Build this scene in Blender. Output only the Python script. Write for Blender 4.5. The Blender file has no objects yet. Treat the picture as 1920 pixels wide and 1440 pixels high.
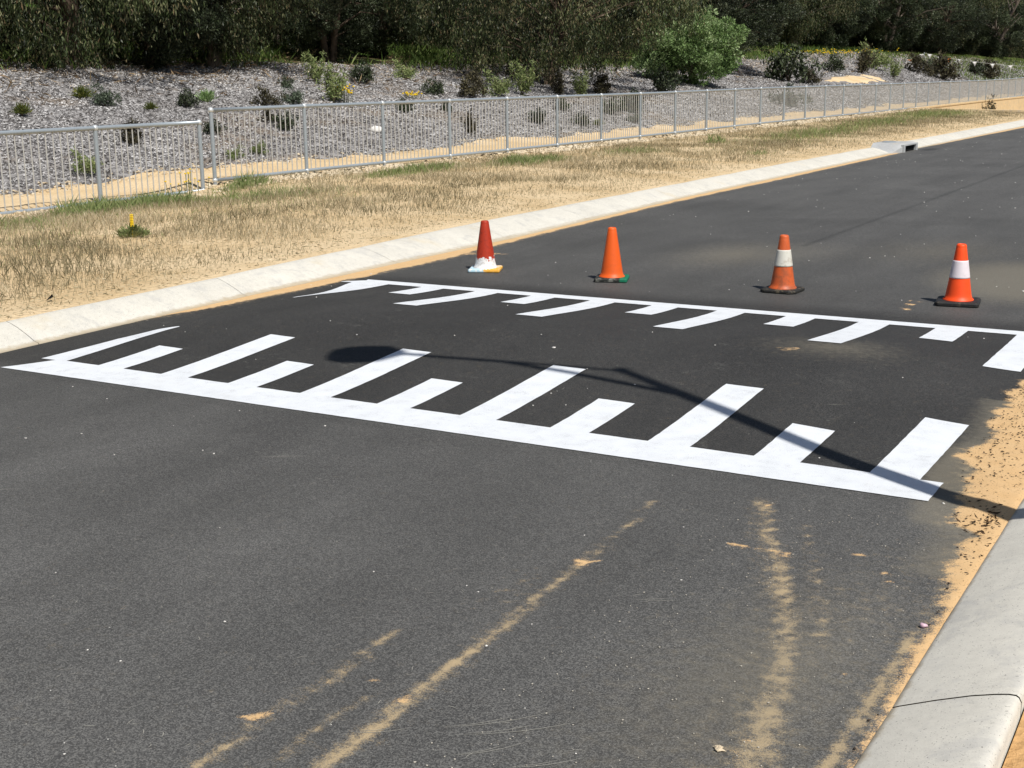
import bpy, math
import numpy as np
from mathutils import Matrix, Vector
R = math.radians
rng = np.random.default_rng(7)
scene = bpy.context.scene
col = scene.collection

# ------------------------------------------------------------------ camera
cd = bpy.data.cameras.new('camera'); cam = bpy.data.objects.new('camera', cd); col.objects.link(cam)
cd.sensor_width = 36; cd.lens = 36 * 2450 / 1920; cd.clip_start = .05; cd.clip_end = 3000
CR = Matrix(((0.865054531393189, -0.10305696285376208, 0.490978533261352),
             (0.501543848183547, 0.20027401608973147, -0.8416318000340345),
             (-0.011594225517444365, 0.97430466533146, 0.22493553087051935)))
CR = CR.transposed().to_quaternion().to_matrix().transposed()
cam.matrix_world = Matrix.Translation((0, 0, 1.65)) @ CR.to_4x4()
scene.camera = cam

# ------------------------------------------------------------------ light
SUN_EL, SH = 55.0, R(151)                      # shadows fall towards angle SH on the ground
sd = Vector((-math.cos(SH) * math.cos(R(SUN_EL)), -math.sin(SH) * math.cos(R(SUN_EL)), math.sin(R(SUN_EL))))
w = bpy.data.worlds.new('World'); scene.world = w; w.use_nodes = True
sky = w.node_tree.nodes.new('ShaderNodeTexSky'); sky.sky_type = 'NISHITA'; sky.sun_disc = False
sky.sun_elevation = R(SUN_EL); sky.sun_rotation = math.atan2(sd.x, sd.y)
w.node_tree.links.new(sky.outputs[0], w.node_tree.nodes['Background'].inputs[0])
w.node_tree.nodes['Background'].inputs[1].default_value = .06
sl = bpy.data.lights.new('sun', 'SUN'); sl.energy = 4.9; sl.angle = R(.53); sl.color = (1, .955, .89)
so = bpy.data.objects.new('sun', sl); col.objects.link(so)
so.rotation_euler = sd.to_track_quat('Z', 'Y').to_euler()
scene.view_settings.view_transform = 'Standard'; scene.view_settings.look = 'None'
scene.view_settings.exposure = 0.0; scene.view_settings.gamma = 1
scene.render.engine = 'CYCLES'

# ------------------------------------------------------------------ helpers
def ss(t): t = np.clip(t, 0, 1); return t * t * (3 - 2 * t)
_tab = np.random.default_rng(3).random((256, 256))
def vn(x, y):
    x = np.asarray(x, float); y = np.asarray(y, float)
    xi = np.floor(x).astype(int); yi = np.floor(y).astype(int); fx = ss(x - xi); fy = ss(y - yi)
    g = lambda a, b: _tab[a & 255, b & 255]
    return (g(xi, yi) * (1 - fx) + g(xi + 1, yi) * fx) * (1 - fy) + (g(xi, yi + 1) * (1 - fx) + g(xi + 1, yi + 1) * fx) * fy
def fbm(x, y, o=4):
    s = 0; a = .5; t = 0
    for i in range(o): s = s + a * vn(x * 2 ** i + 17.3 * i, y * 2 ** i + 5.1 * i); t += a; a *= .5
    return s / t

def mesh_np(name, V, F, mat=None, parent=None, attrs=None, smooth=False, link=True):
    V = np.asarray(V, np.float32); F = np.asarray(F, np.int32); n = F.shape[1]
    me = bpy.data.meshes.new(name)
    me.vertices.add(len(V)); me.vertices.foreach_set('co', V.ravel())
    me.loops.add(F.size); me.loops.foreach_set('vertex_index', F.ravel())
    me.polygons.add(len(F)); me.polygons.foreach_set('loop_start', np.arange(0, F.size, n, dtype=np.int32))
    if smooth: me.polygons.foreach_set('use_smooth', np.ones(len(F), bool))
    for k, a in (attrs or {}).items():
        at = me.attributes.new(k, 'FLOAT', 'POINT'); at.data.foreach_set('value', np.asarray(a, np.float32))
    me.update(); me.validate()
    if mat: me.materials.append(mat)
    if not link: return me
    o = bpy.data.objects.new(name, me); col.objects.link(o)
    if parent: o.parent = parent
    return o

class MB:
    def __init__(s): s.v = []; s.f = []
    def add(s, V, F):
        b = len(s.v); s.v += [tuple(v) for v in V]; s.f += [tuple(b + i for i in f) for f in F]; return s
    def tube(s, pts, rad, n=8, cap=True):
        pts = [Vector(p) for p in pts]
        if not hasattr(rad, '__len__'): rad = [rad] * len(pts)
        V = []; F = []; up = None
        for i, p in enumerate(pts):
            t = (pts[min(i + 1, len(pts) - 1)] - pts[max(i - 1, 0)]).normalized()
            if up is None: up = Vector((0, 0, 1)) if abs(t.z) < .9 else Vector((1, 0, 0))
            a = t.cross(up).normalized(); b = t.cross(a).normalized(); up = -b if False else up
            for k in range(n):
                q = 2 * math.pi * k / n; V.append(p + a * (math.cos(q) * rad[i]) + b * (math.sin(q) * rad[i]))
        for i in range(len(pts) - 1):
            for k in range(n):
                F.append((i * n + k, i * n + (k + 1) % n, (i + 1) * n + (k + 1) % n, (i + 1) * n + k))
        if cap: F += [tuple(range(n)), tuple(range((len(pts) - 1) * n, len(pts) * n))[::-1]]
        return s.add(V, F)
    def box(s, lo, hi):
        x0, y0, z0 = lo; x1, y1, z1 = hi
        return s.add([(x0, y0, z0), (x1, y0, z0), (x1, y1, z0), (x0, y1, z0), (x0, y0, z1), (x1, y0, z1), (x1, y1, z1), (x0, y1, z1)],
                     [(3, 2, 1, 0), (4, 5, 6, 7), (0, 1, 5, 4), (1, 2, 6, 5), (2, 3, 7, 6), (3, 0, 4, 7)])
    def ball(s, c, r, n=8, m=5, sz=1):
        V = [(c[0], c[1], c[2] - r * sz)]; F = []
        for j in range(1, m):
            a = -math.pi / 2 + math.pi * j / m
            for k in range(n):
                q = 2 * math.pi * k / n; V.append((c[0] + r * math.cos(a) * math.cos(q), c[1] + r * math.cos(a) * math.sin(q), c[2] + r * sz * math.sin(a)))
        V.append((c[0], c[1], c[2] + r * sz)); L = len(V) - 1
        for k in range(n):
            F.append((0, 1 + (k + 1) % n, 1 + k)); F.append((L, L - n + k, L - n + (k + 1) % n))
            for j in range(m - 2): F.append((1 + j * n + k, 1 + j * n + (k + 1) % n, 1 + (j + 1) * n + (k + 1) % n, 1 + (j + 1) * n + k))
        return s.add(V, F)
    def lathe(s, prof, n=32, c=(0, 0)):
        V = []; F = []
        for r, z in prof:
            for k in range(n):
                q = 2 * math.pi * k / n; V.append((c[0] + r * math.cos(q), c[1] + r * math.sin(q), z))
        for i in range(len(prof) - 1):
            for k in range(n): F.append((i * n + k, i * n + (k + 1) % n, (i + 1) * n + (k + 1) % n, (i + 1) * n + k))
        return s.add(V, F)
    def build(s, name, mat=None, parent=None, smooth=False, bevel=0):
        me = bpy.data.meshes.new(name); me.from_pydata(s.v, [], s.f); me.update()
        if smooth: me.polygons.foreach_set('use_smooth', np.ones(len(me.polygons), bool))
        if mat: me.materials.append(mat)
        o = bpy.data.objects.new(name, me); col.objects.link(o)
        if parent: o.parent = parent
        if bevel:
            b = o.modifiers.new('bevel', 'BEVEL'); b.width = bevel; b.segments = 2; b.limit_method = 'ANGLE'
        return o

def empty(name, loc, rz=0):
    o = bpy.data.objects.new(name, None); col.objects.link(o); o.location = loc; o.rotation_euler = (0, 0, rz); o.empty_display_size = .1; return o
def tag(o, label, cat, group=None, kind=None):
    o['label'] = label; o['category'] = cat
    if group: o['group'] = group
    if kind: o['kind'] = kind
    return o
def struct(o): o['kind'] = 'structure'; return o
def copy_tree(o, parent=None):
    c = o.copy(); col.objects.link(c); c.parent = parent
    for ch in o.children: copy_tree(ch, c)
    return c

# ------------------------------------------------------------------ material helpers
class NT:
    def __init__(s, name, rough=.8, spec=.3):
        s.m = bpy.data.materials.new(name); s.m.use_nodes = True; s.t = s.m.node_tree; s.n = s.t.nodes
        s.b = s.n['Principled BSDF']; s.b.inputs['Roughness'].default_value = rough; s.b.inputs['Specular IOR Level'].default_value = spec
        s.co = s.n.new('ShaderNodeTexCoord').outputs['Object']
    def L(s, a, b): s.t.links.new(a, b)
    def setv(s, sock, v):
        if hasattr(v, 'links'): s.L(v, sock)
        elif isinstance(v, (tuple, list)): sock.default_value = (*v, 1) if len(v) == 3 and len(sock.default_value) == 4 else v
        else: sock.default_value = v
    def noise(s, scale, detail=4, rough=.55, co=None, dist=0):
        n = s.n.new('ShaderNodeTexNoise'); n.inputs['Scale'].default_value = scale; n.inputs['Detail'].default_value = detail
        n.inputs['Roughness'].default_value = rough; n.inputs['Distortion'].default_value = dist; s.L(co or s.co, n.inputs['Vector']); return n.outputs[0]
    def voro(s, scale, out='Distance', co=None, rnd=1):
        n = s.n.new('ShaderNodeTexVoronoi'); n.inputs['Scale'].default_value = scale; n.inputs['Randomness'].default_value = rnd; s.L(co or s.co, n.inputs['Vector']); return n.outputs[out]
    def scaled(s, sc):
        n = s.n.new('ShaderNodeMapping'); n.inputs['Scale'].default_value = sc; s.L(s.co, n.inputs['Vector']); return n.outputs[0]
    def attr(s, name):
        n = s.n.new('ShaderNodeAttribute'); n.attribute_name = name; return n.outputs['Fac']
    def ramp(s, x, stops, interp='LINEAR'):
        n = s.n.new('ShaderNodeValToRGB'); r = n.color_ramp; r.interpolation = interp
        for i, (p, c) in enumerate(stops):
            e = r.elements[i] if i < 2 else r.elements.new(p); e.position = p
            e.color = (*c, 1) if isinstance(c, tuple) else (c, c, c, 1)
        s.L(x, n.inputs[0]); return n.outputs[0]
    def math(s, op, a, b=0.0, clamp=False):
        n = s.n.new('ShaderNodeMath'); n.operation = op; n.use_clamp = clamp; s.setv(n.inputs[0], a); s.setv(n.inputs[1], b); return n.outputs[0]
    def mix(s, f, a, b, mode='MIX'):
        n = s.n.new('ShaderNodeMix'); n.data_type = 'RGBA'; n.blend_type = mode
        s.setv(n.inputs[0], f); s.setv(n.inputs[6], a); s.setv(n.inputs[7], b); return n.outputs[2]
    def step(s, x, lo, hi):
        n = s.n.new('ShaderNodeMapRange'); n.interpolation_type = 'SMOOTHSTEP'; s.setv(n.inputs[0], x); n.inputs[1].default_value = lo; n.inputs[2].default_value = hi; return n.outputs[0]
    def color(s, c): s.setv(s.b.inputs['Base Color'], c); return s
    def bump(s, h, strength=.4, dist=.01):
        n = s.n.new('ShaderNodeBump'); n.inputs['Strength'].default_value = strength; n.inputs['Distance'].default_value = dist
        s.L(h, n.inputs['Height']); s.L(n.outputs[0], s.b.inputs['Normal']); return s

SAND = (.64, .405, .185); SAND2 = (.74, .52, .285)

def m_road():
    s = NT('asphalt', .75, .35)
    agg = s.voro(250, 'Color'); g = s.noise(380, 3, .7); sep = s.n.new('ShaderNodeSeparateColor'); s.L(agg, sep.inputs[0])
    grain = s.math('ADD', s.math('MULTIPLY', sep.outputs[0], .55), s.math('MULTIPLY', g, .75))
    big = s.noise(.55, 5, .6, dist=.6); streak = s.noise(1.0, 4, .6, co=s.scaled((2.2, .35, 1)))
    old = s.ramp(grain, [(.25, (.040, .0395, .038)), (.62, (.084, .084, .082)), (.92, (.19, .188, .178))])
    new = s.ramp(grain, [(.25, (.014, .0137, .013)), (.62, (.029, .0288, .028)), (.92, (.075, .073, .068))])
    base = s.mix(s.attr('dark'), old, new)
    tone = s.math('ADD', .28, s.math('ADD', s.math('MULTIPLY', big, .70), s.math('MULTIPLY', streak, .60)))
    base = s.mix(1.0, base, tone, 'MULTIPLY')
    # pale worn wisps
    wis = s.math('MULTIPLY', s.step(s.noise(3.2, 8, .72, dist=1.2), .56, .74), s.step(s.noise(60, 3, .6), .45, .62))
    base = s.mix(s.math('MULTIPLY', wis, .30), base, (.30, .30, .27))
    fine = s.math('ADD', s.math('MULTIPLY', s.noise(420, 2, .75), .55), s.math('MULTIPLY', s.noise(150, 3, .7), .45)); med = s.noise(22, 5, .65)
    brk = s.math('ADD', s.math('MULTIPLY', fine, .62), s.math('MULTIPLY', med, .38))
    dm = s.math('ADD', s.attr('dust'), s.math('SUBTRACT', brk, .5)); dmask = s.step(s.math('ADD', s.attr('dust'), s.math('MULTIPLY', s.math('SUBTRACT', brk, .5), 4.2)), .30, .95)
    base = s.mix(s.math('MULTIPLY', dmask, .85), base, (.52, .40, .235))
    gm = s.step(s.math('ADD', s.attr('film'), s.math('MULTIPLY', s.math('SUBTRACT', med, .5), .8)), .2, 1.0)
    base = s.mix(s.math('MULTIPLY', gm, .5), base, (.25, .225, .17))
    sm = s.step(s.math('ADD', s.attr('sand'), s.math('MULTIPLY', s.math('SUBTRACT', brk, .5), 1.8)), .42, .60)
    sandc = s.mix(s.noise(9, 5, .6), SAND, SAND2); sandc = s.mix(s.step(s.noise(120, 2), .6, .7), sandc, (.36, .22, .1))
    base = s.mix(sm, base, sandc)
    base = s.mix(s.math('MULTIPLY', s.attr('dark_mark'), .75), base, (.012, .012, .013))
    s.color(base)
    s.setv(s.b.inputs['Roughness'], s.math('ADD', s.math('MULTIPLY', sm, .25), .68))
    s.bump(s.math('ADD', grain, s.math('MULTIPLY', med, .3)), .55, .006); return s.m

def m_paint():
    s = NT('white_road_paint', .6, .4)
    g = s.noise(240, 3, .7); v = s.noise(7, 5, .65)
    w_ = s.math('ADD', s.math('MULTIPLY', g, .55), s.math('MULTIPLY', v, .45))
    c = s.ramp(w_, [(.30, (.50, .52, .55)), (.47, (.73, .765, .80)), (.7, (.80, .83, .86))])
    c = s.mix(s.math('MULTIPLY', s.step(s.math('ADD', s.math('MULTIPLY', s.noise(300, 2, .6), .6), s.math('MULTIPLY', s.noise(11, 4, .6), .4)), .575, .64), .55), c, (.30, .30, .31))
    c = s.mix(s.math('MULTIPLY', s.step(s.noise(2.2, 6, .7, dist=.6), .55, .72), .14), c, (.50, .46, .38)); s.color(c); s.bump(g, .5, .004); return s.m

def m_concrete(name, tint=(.62, .60, .535)):
    s = NT(name, .85, .25)
    a = s.noise(1.7, 6, .65, dist=.5); b = s.noise(26, 5, .7); c = s.noise(220, 2, .6)
    t = s.math('ADD', s.math('MULTIPLY', a, .42), s.math('ADD', s.math('MULTIPLY', b, .33), s.math('MULTIPLY', c, .25)))
    k = s.ramp(t, [(.34, tuple(x * .82 for x in tint)), (.5, tint), (.68, tuple(min(.8, x * 1.16) for x in tint))])
    # trowel smears and a few dusty stains
    k = s.mix(s.math('MULTIPLY', s.step(s.noise(5.0, 6, .7, dist=.4), .50, .68), .50 if name != 'kerb_concrete' else .34), k, (.36, .365, .37))
    k = s.mix(s.math('MULTIPLY', s.step(s.noise(1.3, 5, .6), .58, .70), .30), k, (.58, .47, .28))
    k = s.mix(s.step(s.noise(170, 2, .5), .66, .70), k, (.22, .21, .19))
    if name == 'kerb_concrete':
        g = s.n.new('ShaderNodeSeparateXYZ'); s.L(s.co, g.inputs[0]); k = s.mix(s.math('MULTIPLY', s.step(s.math('ADD', g.outputs[2], s.math('MULTIPLY', s.noise(16, 5, .7), .03)), .040, .026), .75), k, (.40, .33, .22))
    s.color(k); s.bump(t, .4, .006); return s.m

def m_sandground(name, c1=SAND, c2=SAND2, rock=.5):
    s = NT(name, .95, .1)
    a = s.noise(.8, 5, .6); b = s.noise(14, 6, .7); v = s.voro(28, 'Distance')
    k = s.mix(s.step(a, .35, .65), c1, c2); k = s.mix(s.math('MULTIPLY', s.step(b, .56, .72), rock), k, tuple(x * .55 for x in c1))
    k = s.mix(s.step(s.noise(55, 3, .7), .63, .70), k, tuple(min(.85, x * 1.35) for x in c2)); s.color(k)
    s.bump(s.math('ADD', b, s.math('MULTIPLY', v, .6)), .7, .04); return s.m

def m_mulch():
    s = NT('grey_mulch', .95, .1)
    v = s.voro(11, 'Color'); sep = s.n.new('ShaderNodeSeparateColor'); s.L(v, sep.inputs[0]); n = s.noise(30, 6, .75)
    t = s.math('ADD', s.math('MULTIPLY', sep.outputs[0], .5), s.math('MULTIPLY', n, .5))
    k = s.ramp(t, [(.22, (.10, .093, .09)), (.5, (.27, .26, .257)), (.78, (.45, .44, .435))])
    k = s.mix(s.math('MULTIPLY', s.step(s.noise(.35, 5, .6), .52, .66), .55), k, (.26, .20, .14)); s.color(k); s.bump(t, 1, .06); return s.m

def m_woodfloor():
    s = NT('woodland_floor', .95, .1)
    t = s.noise(.45, 6, .65); u = s.noise(9, 5, .7)
    k = s.mix(s.step(t, .42, .56), (.20, .155, .095), (.085, .15, .03)); k = s.mix(s.step(u, .5, .7), k, (.05, .06, .025)); s.color(k); s.bump(u, 1, .1); return s.m

def m_attr(name, stops, rough=.6, spec=.25, trans=0, bumpy=0):
    s = NT(name, rough, spec); c = s.ramp(s.attr('v'), stops)
    oi = s.n.new('ShaderNodeObjectInfo'); hs = s.n.new('ShaderNodeHueSaturation'); s.L(c, hs.inputs['Color'])
    s.L(s.math('ADD', .8, s.math('MULTIPLY', oi.outputs['Random'], .4)), hs.inputs['Value'])
    s.color(hs.outputs[0])
    if trans:
        tr = s.n.new('ShaderNodeBsdfTranslucent'); s.L(hs.outputs[0], tr.inputs[0]); mx = s.n.new('ShaderNodeMixShader'); mx.inputs[0].default_value = trans
        out = s.n['Material Output']; s.L(s.b.outputs[0], mx.inputs[1]); s.L(tr.outputs[0], mx.inputs[2]); s.L(mx.outputs[0], out.inputs[0])
    return s.m

def m_flat(name, c, rough=.5, spec=.4, metal=0, dirt=.3, dscale=18, dcol=(.08, .06, .04)):
    s = NT(name, rough, spec); n = s.noise(dscale, 6, .7)
    k = s.mix(s.math('MULTIPLY', s.step(n, .5, .72), dirt), c, dcol); s.color(k); s.b.inputs['Metallic'].default_value = metal; s.bump(n, .15, .01); return s.m

M = dict(
    road=m_road(), paint=m_paint(), kerb=m_concrete('kerb_concrete'), drain=m_concrete('drain_concrete', (.42, .43, .43)),
    verge=m_sandground('verge_sand', (.60, .45, .26), (.70, .55, .35)), path=m_sandground('path_sand', (.66, .49, .28), (.74, .58, .37), .35),
    mulch=m_mulch(), floor=m_woodfloor(),
    steel=m_flat('galvanised_steel', (.36, .41, .45), .38, .5, .3, .35, 30, (.22, .26, .29)),
    baluster=m_flat('baluster_steel', (.52, .52, .50), .45, .4, .15, .3, 30, (.3, .3, .29)),
    fitting=m_flat('bright_fitting', (.62, .66, .68), .32, .5, .3, .2),
    wall=m_concrete('limestone_block', (.66, .50, .29)),
    rubber=m_flat('black_rubber', (.018, .018, .018), .6, .4, 0, .5, 25, (.16, .13, .09)),
    dark=m_flat('shade_and_scrap_black', (.01, .01, .01), .9, .1, 0, 0),
    bark=m_flat('bark', (.10, .075, .055), .9, .1, 0, .7, 12, (.035, .027, .02)),
    greybark=m_flat('grey_bark', (.20, .17, .14), .9, .1, 0, .7, 8, (.09, .065, .05)),
    lamp=m_flat('lamp_grey_paint', (.35, .36, .37), .4, .5, .2, .2),
    rock=m_sandground('pale_rock', (.62, .50, .34), (.72, .62, .46), .3),
    pebble=m_flat('white_stone', (.74, .72, .68), .8, .2, 0, .3),
)
M['gum'] = m_attr('gum_leaf', [(0, (.006, .010, .003)), (.4, (.026, .040, .012)), (.72, (.085, .112, .042)), (.93, (.17, .17, .09)), (1, (.15, .10, .055))], .5, .3)
M['olive'] = m_attr('olive_leaf', [(0, (.006, .010, .004)), (.45, (.024, .037, .015)), (.8, (.085, .108, .055)), (1, (.17, .20, .125))], .5, .3)
M['bright'] = m_attr('bright_leaf', [(0, (.06, .11, .03)), (.5, (.19, .30, .10)), (1, (.42, .52, .28))], .5, .35, .2)
M['tuft'] = m_attr('tuft_leaf', [(0, (.05, .07, .015)), (.5, (.11, .14, .03)), (1, (.24, .22, .05))], .6, .2, .15)
M['greyleaf'] = m_attr('grey_leaf', [(0, (.03, .04, .03)), (.5, (.075, .10, .065)), (1, (.15, .19, .13))], .6, .2, .1)
M['brownleaf'] = m_attr('brown_leaf', [(0, (.022, .018, .013)), (.5, (.06, .055, .032)), (1, (.13, .115, .06))], .6, .2, .1)
M['straw'] = m_attr('dry_grass', [(0, (.12, .11, .06)), (.3, (.26, .225, .135)), (.7, (.47, .40, .26)), (1, (.70, .61, .43))], .7, .15, .15)
M['grass'] = m_attr('green_grass', [(0, (.045, .085, .015)), (.5, (.10, .165, .035)), (1, (.24, .28, .09))], .6, .2, .2)
M['weed'] = m_attr('weed_leaf', [(0, (.11, .15, .05)), (.5, (.21, .27, .10)), (1, (.40, .42, .20))], .6, .2, .2)
M['yellow'] = m_flat('yellow_petal', (.80, .56, .02), .6, .2, 0, .2, 30, (.5, .2, 0))
M['chips'] = m_attr('mulch_chips', [(0, (.06, .05, .042)), (.25, (.21, .197, .188)), (.6, (.385, .378, .375)), (.9, (.53, .525, .52)), (1, (.50, .42, .32))], .9, .1)
M['litter'] = m_attr('leaf_litter', [(0, (.03, .022, .015)), (.5, (.13, .085, .05)), (1, (.32, .24, .14))], .9, .1)

# ------------------------------------------------------------------ terrain
KD = [0, 8.0, 9.5, 12.5, 13.5, 14.2, 15.2, 19, 22, 25, 30, 40, 60, 140]
KZ = [.12, .14, .19, .25, .25, .27, .34, 1.08, 1.62, 2.12, 2.6, 3.6, 7, 22]
def tz(x, y):
    D = -np.asarray(x, float); y = np.asarray(y, float)
    z = np.interp(D, KD, KZ); z = z + .22 * ss((y - 18) / 70) * np.clip((D - 8.5) / 4, 0, 1)
    z = z - .11 * ss((14.9 - y) / 1.2) * ss((D - 11) / 2)
    return z + .9 * ss((y - 55) / 35) * np.clip((D - 19) / 6, 0, 1)
def bumpz(x, y):
    D = -x; return tz(x, y) + (fbm(x * 1.3, y * 1.3) - .5) * .10 * np.clip((D - 8.4) / 1.2, 0, 1) * np.where(D > 15, 1.8, .6)
KF = ([-30, 0, 5.4, 6.9, 8, 12.3, 17.7, 30, 50, 120, 300], [-6.6, -6.72, -6.95, -7.03, -7.07, -7.12, -7.38, -7.52, -7.6, -7.75, -8.1])
KB = ([-30, 0, 5.7, 7.3, 8.6, 9.7, 12.6, 18.6, 23.2, 30, 50, 120, 300], [-6.95, -7.07, -7.29, -7.36, -7.46, -7.53, -7.72, -7.85, -7.95, -8.0, -8.14, -8.3, -8.65])
kf = lambda y: np.interp(y, *KF); kb = lambda y: np.interp(y, *KB)

HC, HL, HH = 7.09, 1.96, .10                                   # speed hump centre, half length, height
def hz(x, y):
    t = (y - HC) / HL
    p = np.where(np.abs(t) < 1, .5 * (1 + np.cos(np.pi * np.clip(t, -1, 1))), 0) * HH
    return p * ss((x + 6.80) / .5) * ss((-1.06 - x) / 1.15)

def ysteps(a, b, d0, grow=1.03, dmax=3):
    L = [a]; d = d0
    while L[-1] < b: L.append(L[-1] + d); d = min(d * grow, dmax)
    return np.array(L)

# ---- road
ys = np.concatenate([np.arange(-30, 1.4, .8), np.arange(1.5, 12.5, .035), ysteps(12.54, 300, .05, 1.02, 2.5)])
xs = np.arange(-8.2, -.5, .035)
def seg(x, y, pts, wd):                                        # soft distance band along a polyline (x, y, width scale)
    m = np.zeros_like(x)
    for (x0, y0, w0), (x1, y1, w1) in zip(pts[:-1], pts[1:]):
        dx, dy = x1 - x0, y1 - y0; t = np.clip(((x - x0) * dx + (y - y0) * dy) / (dx * dx + dy * dy), 0, 1)
        d = np.hypot(x - x0 - t * dx, y - y0 - t * dy); ww = wd * (w0 + (w1 - w0) * t); m = np.maximum(m, 1 - d / np.maximum(ww, 1e-4))
    return np.clip(m, 0, 1)
def blob(x, y, cx, cy, rx, ry, a=0):
    u = (x - cx) * math.cos(a) + (y - cy) * math.sin(a); v = -(x - cx) * math.sin(a) + (y - cy) * math.cos(a)
    return np.clip(1 - np.hypot(u / rx, v / ry), 0, 1)
def grid(name, xs, ys, zf, mat, attrf=None, xf=None):
    X, Y = np.meshgrid(xs, ys)
    if xf: X = xf(X, Y)
    Z = zf(X, Y); n, m = X.shape
    i = np.arange(n * m).reshape(n, m); F = np.stack([i[:-1, :-1], i[:-1, 1:], i[1:, 1:], i[1:, :-1]], -1).reshape(-1, 4)
    at = {k: v.ravel() for k, v in attrf(X, Y).items()} if attrf else None
    return mesh_np(name, np.stack([X, Y, Z], -1).reshape(-1, 3), F, mat, attrs=at, smooth=True)

SR = ([-5, 2.9, 3.5, 3.95, 4.2, 4.57, 4.8, 4.9, 5.15, 5.9, 6.2, 7.2, 8.2, 9, 10, 14, 40], [-.757, -.760, -.764, -.784, -.79, -.84, -.84, -.95, -.93, -1.08, -1.05, -1.14, -1.0, -.9, -.86, -.84, -.82])
SLF = ([-5, 6.2, 6.6, 7.6, 9.2, 10.5, 13, 17, 21, 27, 30, 31, 34, 50, 80, 300], [-6.6, -7.1, -7.06, -6.92, -6.87, -6.86, -7.05, -7.24, -7.27, -7.36, -7.42, -7.6, -7.5, -7.42, -7.5, -8])
def sand_f(x, y):
    jag = (fbm(x * 3, y * 9, 4) - .5) * .16 + (fbm(x * 14, y * 40, 3) - .5) * .05
    r = (x - np.interp(y, *SR) + jag * .9 * np.clip((y - 3.2) / 1.2, .30, 1)) / .08
    l = (np.interp(y, *SLF) - x + (fbm(x * 4, y * 4, 4) - .5) * .10) / .06
    s = np.clip(.5 + .5 * np.maximum(r, l), 0, 1)
    for cx, cy, rx, ry, a in [(-1.50, 4.29, .10, .022, .05), (-1.40, 4.285, .045, .035, 0), (-1.58, 4.29, .05, .012, 0), (-2.28, 9.61, .06, .07, 0), (-2.28, 9.82, .05, .05, 0), (-2.27, 9.98, .06, .03, 0), (-2.41, 7.36, .06, .07, 0), (-1.62, 4.79, .014, .03, .25), (-1.55, 4.62, .012, .08, .35),
                              (-1.16, 4.41, .035, .03, 0), (-1.02, 4.27, .02, .02, 0), (-.98, 4.19, .02, .018, 0), (-1.93, 2.70, .045, .03, 0), (-2.19, 2.68, .035, .022, .5), (-2.21, 2.45, .06, .03, .8), (-1.98, 3.88, .05, .03, 0),
                              (-1.01, 2.95, .04, .02, 0), (-1.05, 3.44, .014, .012, 0), (-1.0, 2.83, .03, .016, 0), (-1.04, 2.86, .02, .014, 0), (-.93, 3.28, .008, .007, 0), (-.90, 3.05, .008, .007, 0), (-.95, 3.18, .008, .006, 0), (-2.06, 2.76, .03, .012, .6), (-.93, 3.42, .03, .02, 0), (-6.62, 9.0, .09, .05, .4), (-6.75, 11.0, .2, .08, .3)]:
        q = blob(x, y, cx, cy, rx * 1.9, ry * 1.9, a); s = np.maximum(s, np.clip(q * 1.15 + (fbm(x * 34, y * 34, 4) - .5) * 1.9, 0, 1) * ss(q * 4) * .62)
    return s
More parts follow.
